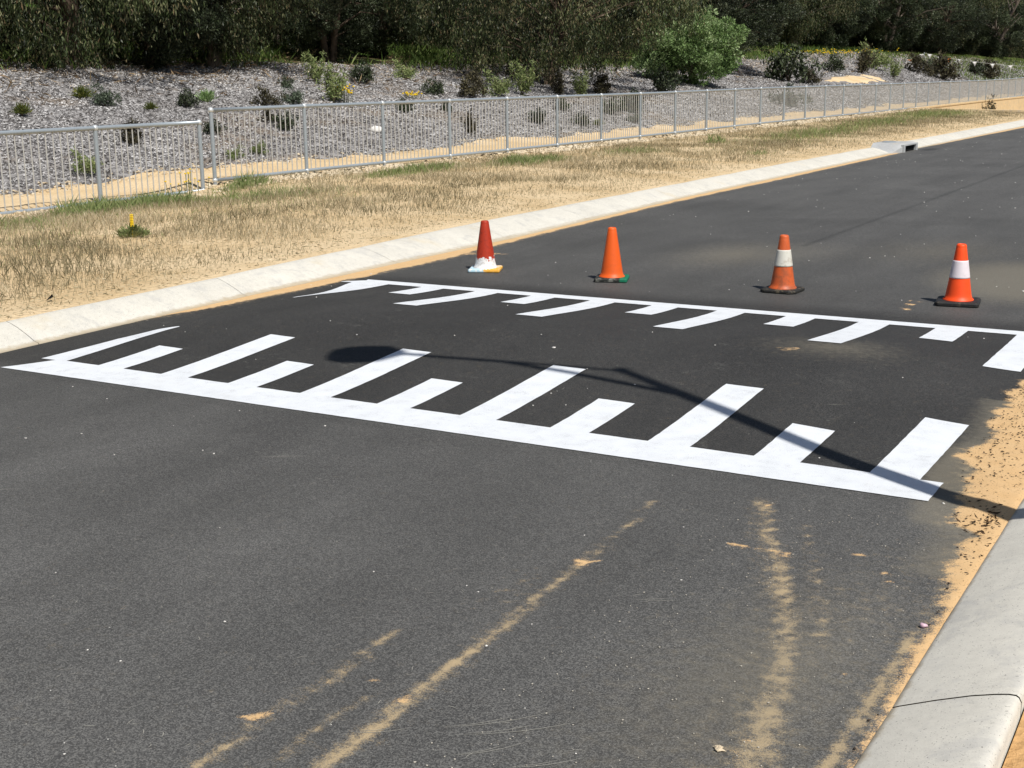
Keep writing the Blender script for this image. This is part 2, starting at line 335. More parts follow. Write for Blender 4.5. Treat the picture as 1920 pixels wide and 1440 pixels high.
def road_attr(x, y):
    n1 = fbm(x * 5, y * 5, 4); n2 = fbm(x * 1.2, y * 1.2, 4)
    rag = fbm(x * 22, y * 22, 3)
    T1 = [(-1.89, 1.8, 1.3), (-1.903, 2.3, 1.2), (-1.904, 2.5, 1.1), (-1.918, 2.71, 1.2), (-1.936, 3.02, .9), (-1.949, 3.32, .75), (-1.986, 3.9, 1.0), (-1.994, 4.24, .5), (-2.042, 4.62, .5)]
    T2 = [(-2.165, 1.9, 1), (-2.177, 2.14, 1), (-2.184, 2.28, 1.2), (-2.205, 2.45, .8), (-2.2, 2.58, .9), (-2.187, 2.68, .8), (-2.199, 2.87, .8), (-2.221, 3.08, .4)]
    T3 = [(-2.02, 2.2, .8), (-2.025, 2.32, 1), (-2.042, 2.47, 1), (-2.054, 2.68, .4)]
    dust = seg(x, y, T1, .040) * (.80 - .30 * ss((y - 3.0) / 1.5)) + seg(x, y, T1, .11) * .20
    dust = np.maximum(dust, seg(x, y, T2, .042) * .60 + seg(x, y, T2, .09) * .16)
    dust = np.maximum(dust, seg(x, y, T3, .038) * .66)
    rib = .70 + .30 * np.sin(y * 110 + np.abs(x * 30))
    S1 = [(-1.65, 4.86, .3), (-1.63, 4.80, .6), (-1.50, 4.47, .9), (-1.40, 4.27, 1.0), (-1.248, 3.904, .9), (-1.171, 3.70, .9), (-1.10, 3.475, 1.0), (-1.06, 3.30, 1.2), (-1.023, 3.10, 1.3), (-1.0, 2.98, 1.6), (-.97, 2.81, 1.9), (-.95, 2.5, 2)]
    dust = np.maximum(dust, seg(x, y, S1, .038) * (.50 + .35 * n1) * rib + seg(x + .03, y, S1, .11) * (.36 + .30 * n1))
    S2 = [(-1.43, 4.66, .3), (-1.419, 4.62, .7), (-1.301, 4.325, 1), (-1.189, 4.04, 1), (-1.069, 3.71, 1.3), (-1.03, 3.55, .5)]
    dust = np.maximum(dust, seg(x, y, S2, .040) * .68 * (.55 + .45 * np.sin(y * 105)) + seg(x, y, S2, .07) * .14)
    dust = np.maximum(dust, seg(x, y, [(-.82, 2.3, 1.2), (-.816, 2.9, 1.1), (-.81, 3.08, 1), (-.81, 3.40, 1.0), (-.815, 3.72, .7), (-.83, 3.95, .3)], .022) * 1.1)
    e = np.interp(y, *SR) - x
    dust = np.maximum(dust, np.clip(1 - e / .12, 0, 1) * .5 * (.5 + n1) * (y < 6))
    her = .5 + .5 * np.sin((y + np.abs(x + 2.07) * 1.2) * 75)
    dust = np.maximum(dust, blob(x, y, -2.07, 3.55, .11, .40) * .55 * her)
    dust = np.maximum(dust, blob(x, y, -1.0, 3.8, .30, 1.3) * .36 * (.1 + 1.5 * n1))
    l = x - np.interp(y, *SLF); dust = np.maximum(dust, np.clip(1 - l / .12, 0, 1) * .6 * (y > 6))
    film = blob(x, y, -1.65, 11.3, 1.0, 1.6) * 1.6 + blob(x, y, -4.5, 12, 1.1, 2.0) * .8 + blob(x, y, -2.8, 13, 1.6, 2.5) * .6 + blob(x, y, -2.2, 7.6, .8, .8) * .75 + blob(x, y, -1.0, 5.45, .28, .75) * 1.1
    film += np.clip(1 - e / .22, 0, 1) * (y > 4.3) * (y < 7) * .9 + blob(x, y, -1.1, 3.4, .7, 1.6) * .7 + blob(x, y, -3, 2.2, 3, 2) * .25
    edge = (fbm(x * 1.5, y * 1.5) - .5) * .25
    dark = ss((y - 5.0 + edge) / .35) * (1 - ss((y - 9.1 + edge) / .5) * .62) * .95
    dark = dark - .25 * ss((y - 10) / 10) + .35 * ss((y - 3.4 + 2 * (n2 - .5)) / 1.8) * (y < 5.1) * .8
    dark = np.clip(dark, 0, 1)
    dark_mark = seg(x, y, [(-4.09, 12.9, 1), (-4.12, 18, 1), (-4.2, 27, 1), (-4.3, 60, 1)], .05) * .55
    dark_mark = np.maximum(dark_mark, blob(x, y, -6.2, 5.9, 1.2, .25, .1) * .2)
    dark_mark = np.maximum(dark_mark, blob(x, y, -7.15, 31.9, .30, .9) * 1.2)  # darker patch on the gutter beside the drain
    return dict(sand=sand_f(x, y), dust=dust * (.40 + 1.0 * rag), film=np.clip(film, 0, 1), dark=dark, dark_mark=np.clip(dark_mark, 0, 1))
def road_z(x, y):
    s = sand_f(x, y); r = s * (x > -1.12) * np.clip((-.72 - x) * 0 + (x + 1.08) / .2, 0, 1) * .012 * (.5 + fbm(x * 12, y * 12, 3)) * (x < -.72)
    return hz(x, y) + r - .02 * (x > -.72) - .02 * (x < kf(y) - .03)
struct(grid('road', xs, ys, road_z, M['road'], road_attr))

# ---- kerbs: segmented with fine joints
def kerb(name, front, back, prof, y0, y1, j0, step, gap=.0022):
    V = []; F = []
    js = np.arange(j0 - math.ceil((j0 - y0) / step) * step, y1, step); n = len(prof)
    for a in js:
        b = a + step
        yy = np.linspace(a + gap, min(b, y1) - gap, 6)
        for i, y in enumerate(yy):
            f, k = float(front(y)), float(back(y)); base = len(V)
            e = .004 if i in (0, 5) else 0
            for u, z in prof: V.append((f + (k - f) * u, y, z - e))
            if i:
                for q in range(n - 1):
                    F.append((base - n + q, base - n + q + 1, base + q + 1, base + q))
    V = np.array(V); F = np.array(F)
    o = mesh_np(name, V, F, M['kerb'], smooth=True); return struct(o)
PL = [(0, -.05), (0, .006), (.02, .014), (.13, .022), (.17, .030), (.35, .062), (.6, .100), (.8, .124), (.93, .134), (.98, .130), (1, .115), (1, -.05)]
kerb('kerb', kf, kb, PL, -20, 29.85, 5.75, 2.15)
kerb('kerb', lambda y: kf(y), kb, PL, 32.1, 290, 32.1, 2.15)
PR = [(0, -.05), (0, .008), (.015, .016), (.06, .024), (.35, .064), (.62, .098), (.8, .116), (.9, .124), (.955, .125), (.98, .121), (1, .108), (1, -.08)]
def krf(y): return -.750 + 0 * y
def krb(y): return -.425 + 0 * y
kerb('kerb', krf, krb, PR, -20, 290, 3.27, 2.15, .004)

# ---- ground strips
G_Y = np.concatenate([np.arange(-30, 4, 1.0), np.arange(4, 30, .16), ysteps(30.2, 300, .2, 1.02, 3)])
def strip(name, xa, xb, nx, mat, zf=bumpz, Y=G_Y):
    return struct(grid(name, np.linspace(0, 1, nx), Y, zf, mat, xf=lambda X, Yy: xa(Yy) + (xb(Yy) - xa(Yy)) * X))
edge1 = lambda y: -13.75 + (fbm(y * .9, y * 0 + 3) - .5) * .5
edge2 = lambda y: -15.25 + (fbm(y * .8, y * 0 + 9) - .5) * .9
edge3 = lambda y: -25.6 + (fbm(y * .15, y * 0 + 5) - .5) * 3
yn = G_Y[G_Y < 56.6]; yn = np.append(yn, 56.7); yf = np.concatenate([[56.7], np.arange(57, 60, .3), ysteps(60, 300, .5, 1.05, 3)])
strip('verge', lambda y: kb(y) + .01, edge1, 60, M['verge'], lambda x, y: bumpz(x, y) - .02 * (x > kb(y) - .03), yn)
strip('verge', lambda y: kb(y) + .01, lambda y: y * 0 - 8.95, 8, M['verge'], lambda x, y: bumpz(x, y) - .02 * (x > kb(y) - .03), yf)
strip('drainage_basin', lambda y: y * 0 - 8.95, lambda y: y * 0 - 13.56, 20, M['path'], lambda x, y: -1.0 + fbm(x, y) * .3, yf)
strip('path', edge1, edge2, 14, M['path'])
strip('mulch_bank', edge2, edge3, 90, M['mulch'], lambda x, y: bumpz(x, y) + (fbm(x * 5, y * 5, 3) - .5) * .07)
struct(grid('woodland_floor', np.linspace(0, 1, 50), ysteps(-30, 300, 1.2, 1.005, 3), bumpz, M['floor'], xf=lambda X, Y: edge3(Y) - X ** 2 * 115))
struct(grid('roadside_ground', np.concatenate([np.arange(-.42, 3, .1), ysteps(3, 80, .3, 1.15, 5)]), np.concatenate([np.arange(-30, 1, 1.0), np.arange(1, 9, .1), ysteps(9, 300, .3, 1.1, 6)]),
            lambda x, y: .065 + (fbm(x * 3, y * 3) - .5) * .05, m_sandground('roadside_sand', (.50, .29, .12), (.60, .38, .18))))
struct(grid('ground', np.linspace(-2500, 2500, 9), np.linspace(-2500, 2500, 9), lambda x, y: x * 0 - 2.0, M['verge']))

struct(grid('sand_patch', np.linspace(-21.6, -18.8, 30), np.linspace(64, 79, 60), lambda x, y: bumpz(x, y) + .05 - .25 * ss(np.hypot((x + 20.2) / .8, (y - 71.5) / 6) - .55 + (fbm(x * 2, y) - .5)), M['path']))

# ------------------------------------------------------------------ hump markings
P0, PW = .5203, .212
def mark(name, polys):
    V = []; F = []; st = .05
    for P in polys:                                            # each polygon is a quad: a-b along X at the start, d-c at the end
        a, b, c, d = [np.array(p, float) for p in P]
        nv = max(2, int(np.linalg.norm(d - a) / st) + 1); nu = max(2, int(np.linalg.norm(b - a) / st) + 1)
        base = len(V)
        for j in range(nv + 1):
            t = j / nv; l = a + (d - a) * t; r = b + (c - b) * t
            for i in range(nu + 1):
                p = l + (r - l) * i / nu
                if i in (0, nu): p = p + (vn(p[1] * 40 + 7 * i, p[0] * 40) - .5) * .0035 * np.array([1, 0])
                if j in (0, nv): p = p + (vn(p[0] * 40, p[1] * 40 + 3) - .5) * .0035 * np.array([0, 1])
                V.append((p[0], p[1], float(hz(p[0], p[1])) + .004))
        for j in range(nv):
            for i in range(nu):
                q = base + j * (nu + 1) + i; F.append((q, q + 1, q + nu + 2, q + nu + 1))
    o = mesh_np(name, V, F, M['paint'], smooth=True); return struct(o)
near = [((-6.58, 5.13), (-1.075, 5.125), (-1.075, 5.40), (-6.43, 5.43))]
far = [((-6.66, 8.91), (-1.0, 8.91), (-1.0, 9.05), (-6.72, 9.07))]
for k in range(10):
    xl = -1.383 - P0 * k; ln, lf = (6.40, 7.76) if k % 2 == 0 else (5.93, 8.43)
    pw = PW; near.append(((xl, 5.40), (xl + pw, 5.40), (xl + pw, ln), (xl, ln + .01)))
    xl += .012; far.append(((xl, lf), (xl + PW, lf - .005), (xl + PW, 8.915), (xl, 8.915)))
to = [(-6.56, 5.42), (-6.553, 5.70), (-6.525, 6.02), (-6.42, 6.28), (-6.31, 6.37)]; ti = [(-6.345, 5.42), (-6.352, 5.70), (-6.345, 6.02), (-6.315, 6.28), (-6.295, 6.36)]
for k in range(4): near.append((to[k], ti[k], ti[k + 1], to[k + 1]))
to = [(-6.36, 7.62), (-6.43, 7.78), (-6.60, 8.38), (-6.72, 8.75), (-6.76, 8.915)]; ti = [(-6.34, 7.62), (-6.35, 7.82), (-6.37, 8.38), (-6.39, 8.75), (-6.39, 8.915)]
for k in range(4): far.append((to[k], ti[k], ti[k + 1], to[k + 1]))
far.append(((-6.86, 8.88), (-6.85, 8.86), (-6.64, 8.90), (-6.70, 9.02)))
mark('hump_marking', near); mark('hump_marking', far)

# ------------------------------------------------------------------ traffic cones
def m_cone(name, base, spots, amt, sc=30):
    s = NT(name, .5, .4); n = s.noise(sc, 6, .7, dist=.5); n2 = s.noise(8, 5, .7, co=s.scaled((1, 1, .35)))
    k = s.mix(s.math('MULTIPLY', s.step(s.math('ADD', s.math('MULTIPLY', n, .5), s.math('MULTIPLY', n2, .5)), .47, .62), amt), base, spots); s.color(k); s.bump(n, .2, .006); return s.m
def m_splash():
    s = NT('red_cone_with_splash', .55, .35); g = s.n.new('ShaderNodeSeparateXYZ'); s.L(s.co, g.inputs[0]); n = s.noise(18, 4, .6)
    k = s.mix(s.math('MULTIPLY', s.step(s.noise(40, 6, .75), .48, .66), .6), (.42, .035, .012), (.19, .02, .012))
    pm = s.math('ADD', g.outputs[2], s.math('MULTIPLY', n, -.26)); pw = s.math('SUBTRACT', 1, s.step(pm, -.012, -.004))
    pt = s.mix(s.step(s.noise(45, 4), .5, .62), (.78, .78, .78), (.62, .60, .57)); s.color(s.mix(pw, k, pt)); return s.m
def m_splashbase():
    s = NT('painted_base', .6, .3); g = s.n.new('ShaderNodeSeparateXYZ'); s.L(s.co, g.inputs[0]); n = s.noise(22, 5, .7)
    k = s.mix(s.step(s.math('ADD', g.outputs[0], s.math('MULTIPLY', n, .12)), .055, .075), (.46, .66, .76), (.80, .42, .06))
    k = s.mix(s.step(s.noise(30, 4), .52, .62), k, (.8, .8, .78)); k = s.mix(s.step(s.noise(34, 6, .8), .60, .64), k, (.05, .045, .04)); s.color(k); return s.m
def m_greenend():
    s = NT('rubber_with_green_end', .6, .35); g = s.n.new('ShaderNodeSeparateXYZ'); s.L(s.co, g.inputs[0]); n = s.noise(16, 4)
    k = s.mix(s.step(s.noise(24, 5, .7), .45, .68), (.018, .02, .018), (.17, .17, .15)); s.color(s.mix(s.step(s.math('ADD', g.outputs[0], s.math('MULTIPLY', n, .06)), .105, .12), k, (.008, .16, .085))); return s.m
def cone(loc, rz, label, bodym, basem, half, cut, th, collar=None, hgt=.45, r0=.098, r1=.034, lean=0):
    t = empty('traffic_cone', loc, rz); tag(t, label, 'traffic cone', 'traffic cones in a line across the road'); t.rotation_euler[1] = lean
    b = MB(); h, c = half, cut
    def ring(h, c, z): return [(h, -h + c, z), (h, h - c, z), (h - c, h, z), (-h + c, h, z), (-h, h - c, z), (-h, -h + c, z), (-h + c, -h, z), (h - c, -h, z)]
    V = ring(h, c, .004) + ring(h, c, th * .75) + ring(h - .012, c * .95, th)
    F = [tuple(range(8))[::-1], tuple(range(16, 24))]
    for j in (0, 8):
        F += [(j + i, j + (i + 1) % 8, j + 8 + (i + 1) % 8, j + 8 + i) for i in range(8)]
    b.add(V, F)
    for sx in (-1, 1):
        for sy in (-1, 1): b.box((sx * h * .55 - .02, sy * h * .55 - .02, -.002), (sx * h * .55 + .02, sy * h * .55 + .02, .006))
    b.build('base', basem, t, bevel=.004)
    rad = lambda z: r0 + (r1 - r0) * (z - th) / (hgt - th)
    pr = [(r0 + .013, th - .002), (r0 + .012, th + .005), (r0 + .002, th + .012)] + [(rad(z), z) for z in np.linspace(th + .035, hgt - .028, 14)] + \
         [(r1 + .0035, hgt - .026), (r1 + .004, hgt - .018), (r1, hgt - .006), (r1 - .006, hgt), (r1 - .012, hgt - .001), (r1 - .012, hgt - .05)]
    MB().lathe(pr, 40).build('body', bodym, t, smooth=True)
    if collar:
        z0, z1, cm = collar
        MB().lathe([(rad(z0) + .0005, z0), (rad(z0) + .0028, z0 + .001)] + [(rad(z) + .0028, z) for z in np.linspace(z0 + .01, z1 - .01, 6)] + [(rad(z1) + .0028, z1 - .001), (rad(z1) + .0005, z1)], 40).build('reflective_collar', cm, t, smooth=True)
    return t
oldwhite = m_cone('scuffed_collar', (.66, .65, .58), (.30, .22, .16), .55, 22)
newwhite = m_cone('clean_collar', (.76, .70, .74), (.55, .50, .54), .6, 12)
cone((-6.09, 9.99, 0), R(24), 'dark red cone with white paint splashed round its foot, beside the far kerb', m_splash(), m_splashbase(), .142, .010, .032, lean=R(0))
cone((-4.81, 9.95, 0), R(20), 'plain orange cone with no white band and a green cornered black base', m_cone('orange_plastic', (.80, .115, .012), (.60, .10, .02), .35), m_greenend(), .140, .014, .036)
cone((-3.33, 10.01, 0), R(-2), 'faded dirty orange cone with a scuffed white band and scraped black base', m_cone('faded_orange_plastic', (.60, .115, .03), (.27, .08, .035), .75, 16),
     m_flat('scraped_rubber', (.022, .022, .02), .65, .35, 0, .9, 26, (.20, .16, .10)), .148, .045, .030, (.205, .335, oldwhite))
cone((-1.97, 9.99, 0), R(8), 'bright fluorescent orange cone with a clean white band, nearest the right kerb', m_cone('fluorescent_plastic', (.95, .085, .012), (.80, .07, .012), .3), M['rubber'], .155, .020, .036, (.20, .33, newwhite))

# ------------------------------------------------------------------ fences
def fence(posts, zr, label, y_start_rail=None, dense=100):
    t = empty('railing_fence', (-13.5, posts[0], zr(posts[0])[2])); tag(t, label, 'fence', 'galvanised fences along the verge')
    ox, oy, oz = t.location
    P = lambda x, y, z: (x - ox, y - oy, z - oz)
    first = True; nb = 0; rest = MB()
    for i, y in enumerate(posts):
        zb, zt, zg = zr(y)
        b = MB(); b.tube([P(-13.5, y, zg - .25), P(-13.5, y, zt)], .030, 10)
        o = b.build('post', M['steel'], t, smooth=False)
        for zz, rr in ((zt, .043), (zb, .040)):
            MB().ball(P(-13.5, y, zz), rr, 10, 6).build('fitting', M['fitting'], o, smooth=True)
    a, b_ = posts[0], posts[-1]
    for nm, k, r in (('top_rail', 1, .030), ('bottom_rail', 0, .027)):
        pts = [P(-13.5, y, zr(y)[k]) for y in np.arange(a, b_ + .01, (b_ - a) / max(1, len(posts) - 1) / 2)]
        MB().tube(pts, r, 10).build(nm, M['steel'], t, smooth=True)
    for i in range(len(posts) - 1):
        for q in range(1, 18):
            y = posts[i] + (posts[i + 1] - posts[i]) * q / 18; zb, zt, _ = zr(y)
            if nb < dense: MB().tube([P(-13.5, y, zb), P(-13.5, y, zt)], .0085, 6, False).build('baluster', M['baluster'], t)
            else: rest.tube([P(-13.5, y, zb), P(-13.5, y, zt)], .0085, 5, False)
            nb += 1
    if rest.v: rest.build('baluster', M['baluster'], t)['kind'] = 'stuff'
    return t
FT = ([14, 16.6, 23, 30, 38, 52, 60, 72, 78, 82, 90], [1.305, 1.32, 1.335, 1.35, 1.39, 1.41, 1.43, 1.46, 1.50, 1.55, 1.62])
def zr1(y): zt = float(np.interp(y, *FT)); return (zt - 1.01, zt, float(tz(-13.5, y)))
def zr0(y): zt = 1.128 + (y - 12.3) * .006; return (zt - .97, zt, float(tz(-13.5, y)))
fence([14.56 + 2.127 * i for i in range(36)], zr1, 'long galvanised tube fence receding along the verge to the upper right', dense=100)
fence([8.12, 10.24, 12.36, 14.30], zr0, 'short lower galvanised fence section at the left edge of the verge')

# ------------------------------------------------------------------ retaining walls at the basin
t = MB()
ny = 24; Y0 = 55.6
for i in range(ny):
    ya = Y0 + i * 1.6; zt = float(tz(-13.5, ya + .8)) + .03
    t.box((-13.66, ya + .004, -1.6), (-13.40, ya + 1.6 - .004, zt - .06)); t.box((-13.70, ya + .002, zt - .058), (-13.37, ya + 1.598, zt + .02))
tag(t.build('retaining_wall', M['wall'], bevel=.006), 'long pale limestone wall under the far end of the fence', 'wall', 'basin walls')
t = MB()
a = np.array([-13.35, 56.2]); b = np.array([-8.9, 57.9])
for i in range(5):
    p = a + (b - a) * i / 5; q = a + (b - a) * (i + 1) / 5; n = np.array([-(b - a)[1], (b - a)[0]]); n = n / np.linalg.norm(n) * .15
    for z0, z1, e in ((-1.4, .24, 0), (.242, .34, .02)):
        d = (q - p) / np.linalg.norm(q - p) * .006; n2 = n * (1 + e * 6)
        c = [p + d - n2, q - d - n2, q - d + n2, p + d + n2]
        sl_ = lambda pt: (pt[0] + 13.4) * -.032 + .09
        t.add([(*c[k], z0 + sl_(c[k])) for k in range(4)] + [(*c[k], z1 + sl_(c[k])) for k in range(4)], [(3, 2, 1, 0), (4, 5, 6, 7), (0, 1, 5, 4), (1, 2, 6, 5), (2, 3, 7, 6), (3, 0, 4, 7)])
tag(t.build('basin_wall', M['wall'], bevel=.006), 'low pale capped wall edge running across where the verge ends', 'wall', 'basin walls')
t = MB()
for i in range(30): t.box((-9.05, 58.1 + i * 1.6, -1.4), (-8.85, 59.694 + i * 1.6, .16))
tag(t.build('basin_wall', M['wall'], bevel=.006), 'low block edge of the basin on the road side beyond the verge', 'wall', 'basin walls')

# ------------------------------------------------------------------ storm drain inlet
DY = 31.0
t = empty('storm_drain', (-7.75, DY, 0)); tag(t, 'concrete storm drain inlet with dark opening set in the far kerb', 'drain')
b = MB(); V = []; F = []
for y, k in [(29.85 - DY, 0), (30.5 - DY, 1), (31.62 - DY, 1), (32.1 - DY, 0)]:
    yy = y + DY; f = float(kf(yy)) + .14 * k + 7.75; bk = float(kb(yy)) + 7.75 - .12 * k
    V += [(f, y, -.05), (f - .005, y, .01 + .15 * k), (f - .10 - .07 * (1 - k), y, .035 + .16 * k), (bk, y, .135 + .065 * k), (bk, y, -.05)]
for j in range(3):
    for i in range(4):
        if j == 1 and i == 0: continue
        F.append((j * 5 + i, j * 5 + i + 1, j * 5 + 5 + i + 1, j * 5 + 5 + i))
b.add(V, F); b.build('kerb_cover', M['drain'], t, smooth=False)
b = MB(); y0, y1 = -.65, .65; fx = float(kf(DY)) + .14 + 7.75
b.box((fx - .06, y0, -.04), (fx + .006, y0 + .13, .172)); b.box((fx - .06, y1 - .13, -.04), (fx + .006, y1, .172)); b.box((fx - .06, y0 + .131, .135), (fx + .004, y1 - .131, .171)); b.build('frame', M['drain'], t, bevel=.006)
MB().box((fx - .4, y0 + .12, -.06), (fx - .055, y1 - .12, .132)).build('opening', M['dark'], t)  # solid near-black block; the inlet's inner shade is put into its colour
MB().lathe([(0.001, .215), (.16, .213), (.165, .21), (.165, .15)], 20, (-.14, 0)).build('lid', M['steel'], t)

# ------------------------------------------------------------------ street lamp (outside the frame; it throws the long shadow)
px, py = .22, 4.495
shl = 1 / math.tan(R(SUN_EL)); sv = np.array([math.cos(SH), math.sin(SH)]) * shl
def from_shadow(p, h): return (p[0] - sv[0] * h, p[1] - sv[1] * h)
top_sh = np.array([-3.11, 6.49]); join_sh = np.array([-2.59, 6.17])
Ht = float(np.linalg.norm(top_sh - [px, py]) / shl); Hj = float(np.linalg.norm(join_sh - [px, py]) / shl)
tx, ty = from_shadow(top_sh, Ht); jx, jy = px + (tx - px) * Hj / Ht, py + (ty - py) * Hj / Ht
t = empty('street_lamp', (px, py, .06)); tag(t, 'grey street lamp whose long shadow crosses the speed hump', 'street lamp')
Q = lambda x, y, z: (x - px, y - py, z - .06)
MB().tube([(0, 0, 0), ((tx - px) / Ht, (ty - py) / Ht, 1), Q(tx, ty, Ht)], [.080, .070, .034], 14).build('pole', M['lamp'], t, smooth=True)
MB().lathe([(.001, .03), (.17, .03), (.17, 0), (.001, 0)], 12).build('base_plate', M['steel'], t)
Hl = Ht - .02; L1 = from_shadow((-4.54, 6.33), Hl); L2 = from_shadow((-4.87, 6.18), Hl); mid = from_shadow((-3.83, 6.41), Hl - .12)
a = MB(); a.tube([Q(jx, jy, Hj), Q(jx * .5 + mid[0] * .5, jy * .5 + mid[1] * .5, (Hj + Hl) / 2 + .02), Q(*mid, Hl - .12), Q(*L1, Hl)], [.030, .028, .026, .026], 10).build('arm', M['lamp'], t, smooth=True)
MB().tube([Q(tx, ty, Ht - .03), Q(*mid, Hl - .1)], .018, 8).build('tie_rod', M['lamp'], t, smooth=True)
MB().ball(Q(tx, ty, Ht), .05, 10, 6).build('finial', M['lamp'], t, smooth=True)
d = np.array(L2) - np.array(L1); ang = math.atan2(d[1], d[0]); Ld = float(np.linalg.norm(d))
hd = MB(); prf = [(-.06, .05), (.0, .12), (.06, .19), (Ld * .6, .20), (Ld - .06, .185), (Ld + .02, .12)]
V = []; F = []
for u, wd in prf:
    for k in range(12):
        q = 2 * math.pi * k / 12; V.append((u, wd * math.cos(q), (.075 if math.sin(q) > 0 else .04) * math.sin(q) * (wd / .175) ** .5))
for i in range(len(prf) - 1):
    for k in range(12): F.append((i * 12 + k, i * 12 + (k + 1) % 12, (i + 1) * 12 + (k + 1) % 12, (i + 1) * 12 + k))
F += [tuple(range(12)), tuple(range(60, 72))[::-1]]
hd.add(V, F); ho = hd.build('lamp_head', M['lamp'], t, smooth=True); ho.location = Q(*L1, Hl); ho.rotation_euler = (0, 0, ang)

# ------------------------------------------------------------------ vegetation generators
def leaves(C, n_dir, length, width, rg, bend=.25, flat=0):
    """rhombic leaf quads folded slightly at their centre; C (N,3) bases, n_dir (N,3) growth directions"""
    N = len(C); d = n_dir / np.linalg.norm(n_dir, axis=1, keepdims=True)
    r = rg.normal(size=(N, 3))
    if flat: r = r * flat + np.array([0, 0, 1.0])
    s = np.cross(d, r); s /= np.linalg.norm(s, axis=1, keepdims=True); u = np.cross(s, d)
    L = (length * rg.uniform(.6, 1.3, N))[:, None]; W = (width * rg.uniform(.6, 1.3, N))[:, None]
    V = np.empty((N, 4, 3)); V[:, 0] = C; V[:, 1] = C + d * L * .5 + s * W * .5 + u * L * bend * .3; V[:, 2] = C + d * L - u * L * bend * .3; V[:, 3] = C + d * L * .45 - s * W * .5 + u * L * bend * .3
    F = np.arange(N * 4).reshape(N, 4); return V.reshape(-1, 3), F
def blades(P, h, w_, rg, lean=.35):
    N = len(P); a = rg.uniform(0, 6.283, N); l = rg.normal(0, lean, N) ; b = rg.uniform(0, 6.283, N)
    s = np.stack([np.cos(b), np.sin(b), 0 * b], -1) * (w_ * rg.uniform(.6, 1.4, N) * .5)[:, None]
    d = np.stack([np.cos(a) * l, np.sin(a) * l, np.ones(N)], -1) * h[:, None]
    V = np.stack([P - s, P + s, P + d * .6 + s * .8 - d * [0, 0, 1] * 0, P + d + d * [.35, .35, 0]], 1)
    V[:, 2] = P + d * .55 + s * .7
    return V.reshape(-1, 3), np.arange(N * 4).reshape(N, 4)

